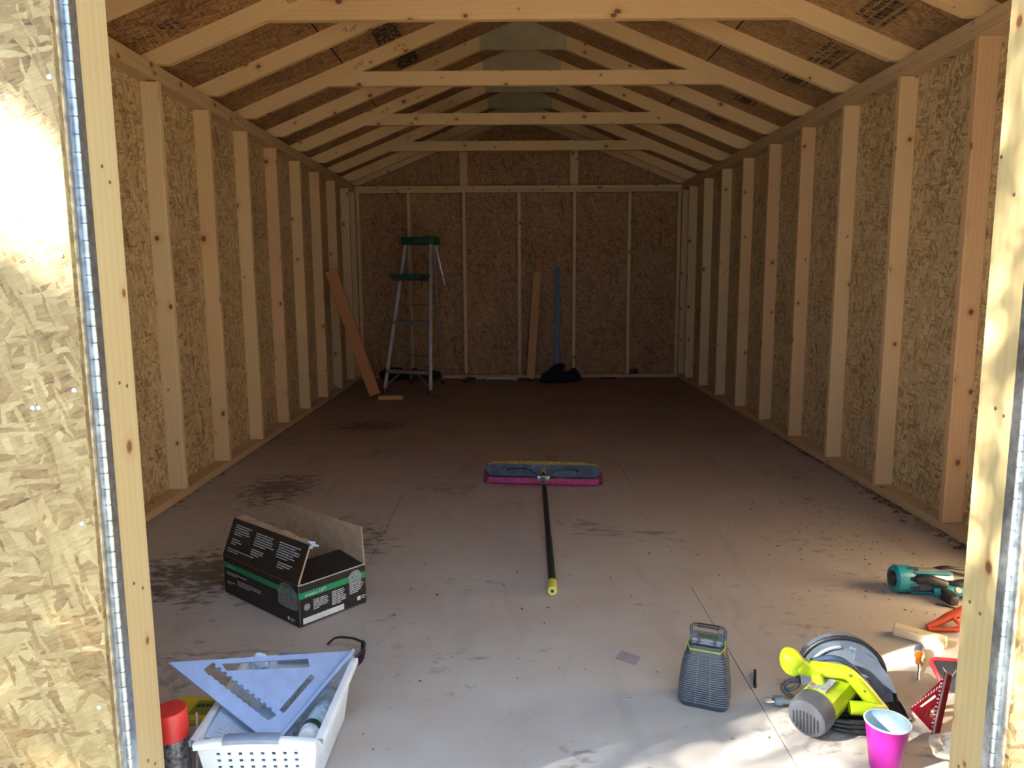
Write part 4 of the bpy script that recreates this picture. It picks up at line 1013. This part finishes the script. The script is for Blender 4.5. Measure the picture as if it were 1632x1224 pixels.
# ---- screwdriver, wood offcut, orange clamp
sd_ = thing('screwdriver', 'screwdriver with black and amber handle lying on the floor', 'screwdriver', (1.07, 2.0, 0))
p0, p1 = Vector((1.115, 2.083, .0165)), Vector((1.058, 1.985, .0165)); dv = (p1 - p0).normalized(); DM = frame(p0, dv.cross(UPV), dv)
bm = B(); lathe(bm, [(.004, 0), (.012, .004), (.0155, .016), (.0160, .045), (.0150, .060)], 10, DM); obj('handle', bm, P_('dark_grip', (.028, .030, .045), .4), sd_, 35)
bm = B(); lathe(bm, [(.0148, .058), (.0150, .075), (.0105, .088), (.0115, .100), (.009, .106)], 16, DM); obj('amber_collar', bm, P_('amber_plastic', (.22, .07, .01), .25), sd_, 35)
bm = B(); lathe(bm, [(.0153, .0565), (.0153, .0600)], 16, DM); obj('pale_ring', bm, M['grey_metal'], sd_, 35)
bm = B(); tube(bm, [p0 + dv * .10, Vector((1.024, 1.926, .006))], [.0036, .0034], 8); obj('shaft', bm, M['chrome'], sd_, 60)
bm = B(); tube(bm, [Vector((1.024, 1.926, .006)), Vector((1.020, 1.919, .0058))], [.0045, .003], 8, True, .4); obj('tip', bm, M['grey_metal'], sd_)
ov = Vector((.105, -.088, 0)).normalized(); bp0, bp1 = Vector((1.096, 2.199, .0165)), Vector((1.206, 2.105, .0165))
oc = lumber('wood_offcut', bp0, bp1, .031, .036, None, mat_pine('offcut_pine', [(.66, .58, .42), (.68, .60, .44)], False))
tag(oc, 'short pale square wood offcut lying near the screwdriver', 'offcut')
M['orange'] = P_('coral_plastic', (.62, .095, .045), .45)
oc_ = thing('spring_clamp', 'orange plastic spring clamp lying by the right jamb', 'clamp', (1.29, 2.21, 0))
bm = B(); tube(bm, smooth_path([(1.212, 2.222, .012), (1.255, 2.232, .022), (1.300, 2.245, .036), (1.360, 2.258, .050)], 5), [.008 + .0010 * k for k in range(16)], 10, True, .7); obj('upper_jaw', bm, M['orange'], oc_, 60)
bm = B(); tube(bm, smooth_path([(1.212, 2.214, .008), (1.260, 2.206, .010), (1.310, 2.210, .012), (1.350, 2.225, .020)], 5), [.0075] * 8 + [.009] * 8, 10, True, .7); obj('lower_jaw', bm, M['orange'], oc_, 60)
bm = B(); tube(bm, smooth_path([(1.300, 2.228, .036), (1.308, 2.205, .026), (1.302, 2.180, .014), (1.296, 2.158, .009)], 5), .011, 10, True, .5); obj('grip', bm, M['orange'], oc_, 60)
bm = B(); lathe(bm, [(.012, -.012), (.012, .012)], 16, frame((1.318, 2.228, .028), (1, 0, 0), (0, -1, .3))); obj('pivot', bm, M['grey_metal'], oc_, 40)

# ---- teal nail gun lying by the right wall
M['teal'] = P_('teal_plastic', (.008, .22, .30), .35)
M['gun_black'] = P_('gun_black', (.022, .024, .034), .45)
M['magnesium'] = P_('magnesium_body', (.34, .34, .38), .42, .6, .1)
ng = thing('nail_gun', 'teal and black pneumatic nail gun lying by the right wall', 'nail gun', (1.40, 2.50, 0))
g0 = Vector((1.246, 2.512, .052)); gd = Vector((1, -.06, -.02)).normalized(); NM = frame(g0, gd.cross(UPV), gd)
bm = B(); lathe(bm, [(.030, .004), (.040, 0), (.0475, .010), (.0475, .058), (.045, .064)], 28, NM); obj('end_cap', bm, M['teal'], ng, 35)
bm = B(); lathe(bm, [(.022, -.006), (.026, -.004), (.027, .004)], 20, NM); obj('exhaust_cover', bm, M['gun_black'], ng, 35)
bm = B(); lathe(bm, [(.0445, .062), (.0425, .070), (.0395, .185), (.036, .195)], 28, NM); obj('barrel', bm, M['magnesium'], ng, 35)
for a in (20, 75, 130, 200, 290, 340):
    p = NM @ Vector((.045 * math.cos(R(a)), .045 * math.sin(R(a)), .046)); q = NM @ Vector((.045 * math.cos(R(a)), .045 * math.sin(R(a)), .078))
    bm = B(); tube(bm, [p, q], .0065, 8); obj('cap_bolt', bm, M['gun_black'], ng, 50)
for a, in ((62,), (-48,)):
    pts = [NM @ Vector((.046 * math.cos(R(a)) * (1 - .0012 * k), .046 * math.sin(R(a)), .06 + k * .013)) for k in range(11)]
    bm = B(); tube(bm, pts, .0055, 8); obj('teal_rail', bm, M['teal'], ng, 50)
bm = B(); tube(bm, smooth_path([NM @ Vector((.0, .0, .0)) + Vector((.060, -.046, .012)), g0 + Vector((.095, -.058, .018)), g0 + Vector((.125, -.066, .010)), g0 + Vector((.152, -.070, .002))], 4), [.014, .017, .018, .018, .018, .018, .018, .018, .018, .018, .018, .018, .017], 10); obj('trigger_housing', bm, M['gun_black'], ng, 50)
HG = frame((1.388, 2.432, .030), (.10, -1, -.10), (.0, .0, 1))
bm = B(); box(bm, (-.055, -.017, -.020), (.055, .017, .018), HG, .007); obj('magazine_latch', bm, M['gun_black'], ng, 40)
bm = B(); tube(bm, smooth_path([(1.362, 2.452, .030), (1.412, 2.436, .034), (1.470, 2.432, .036), (1.560, 2.430, .036)], 4), [.020, .022, .023, .022, .020, .017, .015, .014, .014, .014, .014, .014, .014], 12); obj('grip', bm, M['teal'], ng, 60)
bm = B(); lathe(bm, [(.010, 0), (.010, .001)], 18, frame((1.428, 2.4185, .046), (1, 0, 0), (0, -.75, .66))); obj('badge', bm, P_('badge', (.45, .30, .30), .35), ng)
bm = B(); lathe(bm, [(.030, .0), (.052, .006), (.052, .055), (.045, .060)], 24, frame((1.452, 2.488, .002), (1, 0, 0), (0, 0, 1))); obj('coil_magazine', bm, M['gun_black'], ng, 35)
bm = B(); tube(bm, smooth_path([(1.395, 2.520, .082), (1.420, 2.490, .100), (1.460, 2.480, .098), (1.53, 2.480, .092)], 4), .006, 8); obj('belt_hook', bm, M['gun_black'], ng, 60)
bm = B(); lathe(bm, [(.036, .194), (.030, .215), (.022, .25), (.017, .30), (.012, .33)], 20, NM); obj('nose', bm, M['gun_black'], ng, 35)
bm = B(); tube(bm, [(1.372, 2.382, .010), (1.366, 2.398, .014), (1.360, 2.418, .012)], [.003, .0045, .004], 8); obj('air_fitting', bm, M['chrome'], ng, 50)
bm = B(); tube(bm, smooth_path([(1.345, 2.405, .004), (1.39, 2.372, .003), (1.43, 2.335, .003), (1.47, 2.318, .004)], 5), .0022, 6); tag(obj('wire_offcut', bm, M['black'], None, 60, at=(1.40, 2.36, 0)), 'thin dark wire lying on the floor below the nail gun', 'wire')
crumple('plastic_bag', 'crumpled clear plastic bag on the floor against the right jamb', 'plastic bag', (.935, 1.585, .001), (.058, .050, .022), M['film'], 21, 4, .55)

# ---- stepladder by the back wall
M['green'] = P_('green_plastic', (.004, .085, .045), .45)
M['ladder_alu'] = P_('ladder_aluminium', (.30, .26, .25), .5, .5, .12, 8)
ld = thing('stepladder', 'aluminium stepladder with green top and shelf near the back wall', 'ladder', (-1.08, 7.5, 0))
TZ = 1.47
fl0, fr0 = Vector((-1.361, 7.314, .012)), Vector((-.885, 7.150, .012)); rl0, rr0 = Vector((-1.195, 8.050, .012)), Vector((-.840, 7.95, .012))
flt, frt = Vector((-1.135, 7.475, TZ)), Vector((-.880, 7.410, TZ)); rlt, rrt = Vector((-1.115, 7.545, TZ)), Vector((-.860, 7.480, TZ))
def rail(name, a, b, w_=.034, t_=.020):
    lumber(name, a, b, w_, t_, ld, M['ladder_alu'], (1, .1, 0), .002)
for a, b in ((fl0, flt), (fr0, frt)): rail('front_leg', a, b)
for a, b in ((rl0, rlt), (rr0, rrt)): rail('rear_leg', a, b, .028, .018)
for p, q in ((fl0, flt), (fr0, frt), (rl0, rlt), (rr0, rrt)):
    d_ = (q - p).normalized(); bm = B(); tube(bm, [p - d_ * .006 + Vector((0, 0, -.004)), p + d_ * .035], [.024, .020], 8); obj('rubber_foot', bm, M['black'], ld)
bm = B(); tm = frame((-.9895, 7.475, TZ + .025), (frt - flt), (0, 0, 1)); box(bm, (-.178, -.085, -.040), (.178, .085, .035), tm, .012); obj('top_cap', bm, M['green'], ld, 35)
for z in (.215, .70):
    t = z / TZ; a = fl0.lerp(flt, t); b = fr0.lerp(frt, t); u = (b - a).normalized()
    m_ = frame((a + b) / 2, u, (0, 0, 1)); L = (b - a).length
    bm = B(); box(bm, (-L / 2, -.040, -.028), (L / 2, .040, .004), m_, .003, 1); obj('step', bm, M['ladder_alu'], ld)
t = .215 / TZ
for s0, sg in ((0, 1), (1, -1)):
    a = (fl0 if s0 == 0 else fr0).lerp(flt if s0 == 0 else frt, .035); m2 = fl0.lerp(flt, t).lerp(fr0.lerp(frt, t), .36 if s0 == 0 else .64)
    bm = B(); tube(bm, [a, m2], .007, 6); obj('brace', bm, M['ladder_alu'], ld)
for z in (.30, .85):
    t = z / TZ; bm = B(); tube(bm, [rl0.lerp(rlt, t), rr0.lerp(rrt, t)], .010, 8); obj('rear_rung', bm, M['ladder_alu'], ld, 50)
bm = B(); pm = frame((-1.065, 7.28, 1.148), (frt - flt), (0, 0, 1)); box(bm, (-.158, -.16, -.016), (.158, .14, .018), pm, .008); obj('paint_shelf', bm, M['green'], ld, 35)
bm = B(); box(bm, (-.14, -.13, -.045), (.14, .12, -.017), pm); obj('shelf_bracket', bm, P_('dark_bracket', (.05, .05, .05), .5), ld)
for sx_ in (-.13, .13):
    bm = B(); tube(bm, [pm @ Vector((sx_, -.05, -.03)), pm @ Vector((sx_ - .06, .10, -.12))], .008, 6); obj('shelf_strut', bm, M['chrome'], ld)
bm = B(); tube(bm, [(-.835, 7.44, 1.44), (-.790, 7.43, 1.22), (-.752, 7.42, 1.06)], [.010, .012, .006], 8, True, .4, (0, 1, 0)); obj('spreader', bm, M['grey_metal'], ld)
bm = B(); tube(bm, [(-.800, 7.42, 1.16), (-.770, 7.42, 1.125)], .009, 8); obj('spreader_lock', bm, M['chrome'], ld)

# ---- loose boards and long tools against the walls
b_ = lumber('leaning_board', (-1.383, 6.905, .045), (-1.735, 6.845, 1.20), .105, .036, None, M['brown_board'], (1, .12, .3)); tag(b_, 'reddish brown board leaning against the left wall studs', 'board')
b_ = lumber('short_board', (-1.345, 6.905, .021), (-1.110, 6.900, .021), .085, .038, None, M['tan_board'], (0, 1, 0)); tag(b_, 'short light brown board lying flat at the leaning board foot', 'board')
lb = thing('paired_boards', 'two brown boards taped together leaning on the back wall', 'board', (.12, 8.15, 0))
lumber('front_board', (.112, 8.130, .022), (.196, 8.300, 1.19), .088, .036, lb, M['tan_board'], (1, 0, 0))
lumber('rear_board', (.120, 8.172, .022), (.222, 8.345, 1.345), .088, .036, lb, M['brown_board'], (1, 0, 0))
bm = B(); q0, q1 = Vector((.112, 8.130, .022)), Vector((.196, 8.300, 1.19)); c_ = q0.lerp(q1, .27); box(bm, (-.030, -.0455, -.0405), (.030, .0455, .0195), frame(c_ + Vector((0, .018, 0)), (q1 - q0), (0, -1, .1)) @ Matrix.Rotation(0, 4, 'X')); obj('tape_band', bm, P_('brown_tape', (.16, .065, .03), .5), lb)
lv = thing('spirit_level', 'long blue spirit level standing against the back wall', 'level', (.42, 8.30, 0))
MV = frame((.412, 8.285, .004), (1, .0, -.01), (.014, .055, 1))
for x0, x1, y0, y1 in ((-.028, .028, -.012, -.007), (-.028, .028, .007, .012)):
    bm = B(); box(bm, (x0, y0, 0), (x1, y1, 1.235), MV); obj('flange', bm, P_('blue_paint', (.006, .05, .14), .4), lv)
bm = B(); box(bm, (-.022, -.007, .0), (.022, .007, 1.235), MV); obj('web', bm, P_('blue_web', (.005, .04, .11), .4), lv)
for z in (.16, .62, 1.08):
    bm = B(); lathe(bm, [(.016, -.0095), (.016, .0095)], 18, MV @ Matrix.Translation((0, 0, z)) @ Matrix.Rotation(R(90), 4, 'X')); obj('vial', bm, P_('vial_green', (.10, .16, .04), .2), lv)

def heap(name, label, cat, parts, mat, seed):
    bm = B(); rr = random.Random(seed)
    for c, r in parts: bmesh.ops.create_icosphere(bm, subdivisions=3, radius=1, matrix=Matrix.Translation(c) @ Matrix.Diagonal((r[0], r[1], r[2], 1)))
    o = obj(name, bm, mat, None, 60, at=(parts[0][0][0], parts[0][0][1], 0))
    md_ = o.modifiers.new('merge', 'REMESH'); md_.mode = 'VOXEL'; md_.voxel_size = .009
    tx = bpy.data.textures.new(name + '_folds', 'CLOUDS'); tx.noise_scale = .085
    dm = o.modifiers.new('folds', 'DISPLACE'); dm.texture = tx; dm.strength = .040; dm.mid_level = .5
    dg = bpy.context.evaluated_depsgraph_get(); me = bpy.data.meshes.new_from_object(o.evaluated_get(dg)); o.modifiers.clear(); o.data = me
    for v in me.vertices: v.co.z = max(v.co.z, .002)
    for p in me.polygons: p.use_smooth = True
    if not me.materials: me.materials.append(mat)
    uv_box(me)
    return tag(o, label, cat)
M['navy_cloth'] = P_('navy_cloth', (.010, .014, .030), .8, 0, .3)
heap('jacket', 'dark navy jacket heaped on the floor below the blue level', 'jacket', [((.34, 8.02, .05), (.12, .09, .06)), ((.39, 8.03, .11), (.085, .07, .07)), ((.46, 8.06, .175), (.035, .03, .025)), ((.43, 8.05, .150), (.05, .04, .04)), ((.53, 8.02, .06), (.13, .09, .06)), ((.585, 8.03, .095), (.055, .05, .055)), ((.26, 7.97, .022), (.06, .045, .022)), ((.44, 7.99, .04), (.2, .09, .04))], M['navy_cloth'], 3)
heap('dark_bag', 'dark bag slumped on the floor behind the stepladder legs', 'bag', [((-1.42, 8.26, .07), (.16, .07, .075)), ((-1.20, 8.27, .06), (.20, .06, .065)), ((-1.00, 8.28, .05), (.14, .055, .05))], P_('black_cloth', (.012, .012, .018), .8, 0, .3), 4)
bm = B(); tube(bm, [(-.725, 8.33, .200), (-.580, 8.20, .030)], .008, 8); tag(obj('metal_rod', bm, M['alu'], None, 50, at=(-.58, 8.2, 0)), 'short bright metal rod propped against the back wall', 'rod')
bm = B(); tube(bm, [(-.385, 8.24, .012), (-.03, 8.26, .012)], .0085, 8); tag(obj('metal_rod', bm, M['alu'], None, 50, at=(-.2, 8.25, 0)), 'bright metal rod lying flat along the back wall', 'rod')
def hand_tool(name, label, cat, c, ang, L, mats, w_=.016):
    t = thing(name, label, cat, (c[0], c[1], 0)); d_ = Vector((math.cos(ang), math.sin(ang), 0)); c = Vector((c[0], c[1], w_ + .001))
    bm = B(); tube(bm, [c - d_ * L * .5, c - d_ * L * .45, c - d_ * L * .1, c + d_ * L * .02], [w_ * .7, w_, w_ * .9, w_ * .7], 10); obj('handle', bm, mats[0], t, 50)
    bm = B(); tube(bm, [c + d_ * L * .0, c + d_ * L * .42, c + d_ * L * .5], [w_ * .4, w_ * .4, w_ * .25], 8); obj('shaft', bm, mats[1], t, 50)
M['maroon'] = P_('dark_red_plastic', (.07, .010, .018), .5); M['purple'] = P_('dark_purple_plastic', (.025, .012, .05), .5)
hand_tool('chisel', 'dark handled chisel on the floor left of the paired boards', 'chisel', (-.02, 8.06), 3.05, .26, (M['maroon'], M['grey_metal']), .020)
hand_tool('nail_punch', 'purple handled punch lying near the flat metal rod', 'punch', (-.50, 8.17), .15, .20, (M['purple'], M['grey_metal']), .020)
hand_tool('putty_knife', 'dark red handled tool beside the jacket along the back wall', 'tool', (.90, 8.20), 3.2, .34, (M['maroon'], M['maroon']), .012)
bm = B(); lathe(bm, [(.022, 0), (.034, .004), (.036, .026), (.030, .030), (.0, .030)], 20, Matrix.Translation((-.60, 8.02, .001)), True, False); tag(obj('tape_roll', bm, M['black'], None, 40, at=(-.60, 8.02, 0)), 'small black roll on the floor below the propped rod', 'tape')
tb = thing('tape_measure', 'black tape measure resting on the back bottom plate', 'tape measure', (1.30, 8.41, .038))
bm = B(); box(bm, (1.245, 8.385, .039), (1.345, 8.435, .085), None, .010); obj('case', bm, M['black'], tb, 40)
bm = B(); tube(bm, [(1.345, 8.41, .045), (1.370, 8.41, .045)], .005, 6); obj('hook', bm, M['grey_metal'], tb)

# ---- dry debris swept against the right wall plate, scattered chips and leaves
M['chip'] = P_('wood_chip', (.34, .24, .13), .85, 0, .3); M['dry_leaf'] = P_('dry_leaf', (.16, .085, .04), .85, 0, .4)
def debris(name, label, spots, n, mat, seed, size):
    rr = random.Random(seed); bm = B()
    for i in range(n):
        (xa, ya, xb, yb, sx_, sy_) = spots[rr.randrange(len(spots))]; t = rr.random()
        p = Vector((xa + (xb - xa) * t + rr.gauss(0, sx_), ya + (yb - ya) * t + rr.gauss(0, sy_), .0012))
        if p.x > 1.782: p.x = 1.782 - rr.random() * .03
        if p.x < -1.79: p.x = -1.79 + rr.random() * .03
        a = rr.uniform(0, 6.28); u = Vector((math.cos(a), math.sin(a), 0)); v = Vector((-u.y, u.x, 0)); s0 = size * rr.uniform(.5, 1.5); w0 = s0 * rr.uniform(.2, .5)
        q = [p - u * s0 - v * w0 * .5, p + u * s0 * .9 - v * w0, p + u * s0 + v * w0 * .7, p - u * s0 * .8 + v * w0]
        q = [x + UPV * rr.uniform(0, size * .35) for x in q]
        b0 = [bm.verts.new(x) for x in q]; b1 = [bm.verts.new(x + UPV * .0015) for x in q]
        bm.faces.new(b1); bm.faces.new(b0[::-1])
        for k in range(4): bm.faces.new((b0[k], b0[(k + 1) % 4], b1[(k + 1) % 4], b1[k]))
    o = obj(name, bm, mat, fl_); o['kind'] = 'stuff'; o['label'] = label; return o
edge_r = [(1.765, 2.3, 1.775, 5.2, .012, .03)]; edge_l = [(-1.78, 3.6, -1.785, 7.5, .008, .03)]
debris('sawdust_line', 'crumbs of dark debris along the right wall plate', edge_r, 420, M['dry_leaf'], 31, .007)
debris('wood_chips', 'scattered wood chips along the right wall plate', [(1.74, 2.5, 1.77, 4.2, .02, .05)], 90, M['chip'], 32, .012)
debris('leaf_litter', 'dry leaf scraps in the right wall corner', [(1.70, 3.3, 1.76, 3.7, .025, .06), (1.72, 2.6, 1.76, 3.0, .02, .06)], 60, M['dry_leaf'], 33, .014)
debris('floor_crumbs', 'tiny dark crumbs scattered across the plywood floor', [(-1.2, 1.9, 1.4, 3.4, .4, .5), (-1.3, 3, 1.4, 6, .4, .8), (1.2, 2.6, 1.5, 3.6, .1, .3)], 260, M['dry_leaf'], 34, .0045)
debris('pale_crumbs', 'pale sawdust flecks scattered across the plywood floor', [(-1.0, 1.9, 1.4, 3.4, .4, .5), (-.5, 3, .8, 4.2, .4, .5)], 200, M['chip'], 35, .0030)
debris('plate_crumbs', 'crumbs along the left wall plate', edge_l, 120, M['dry_leaf'], 36, .006)
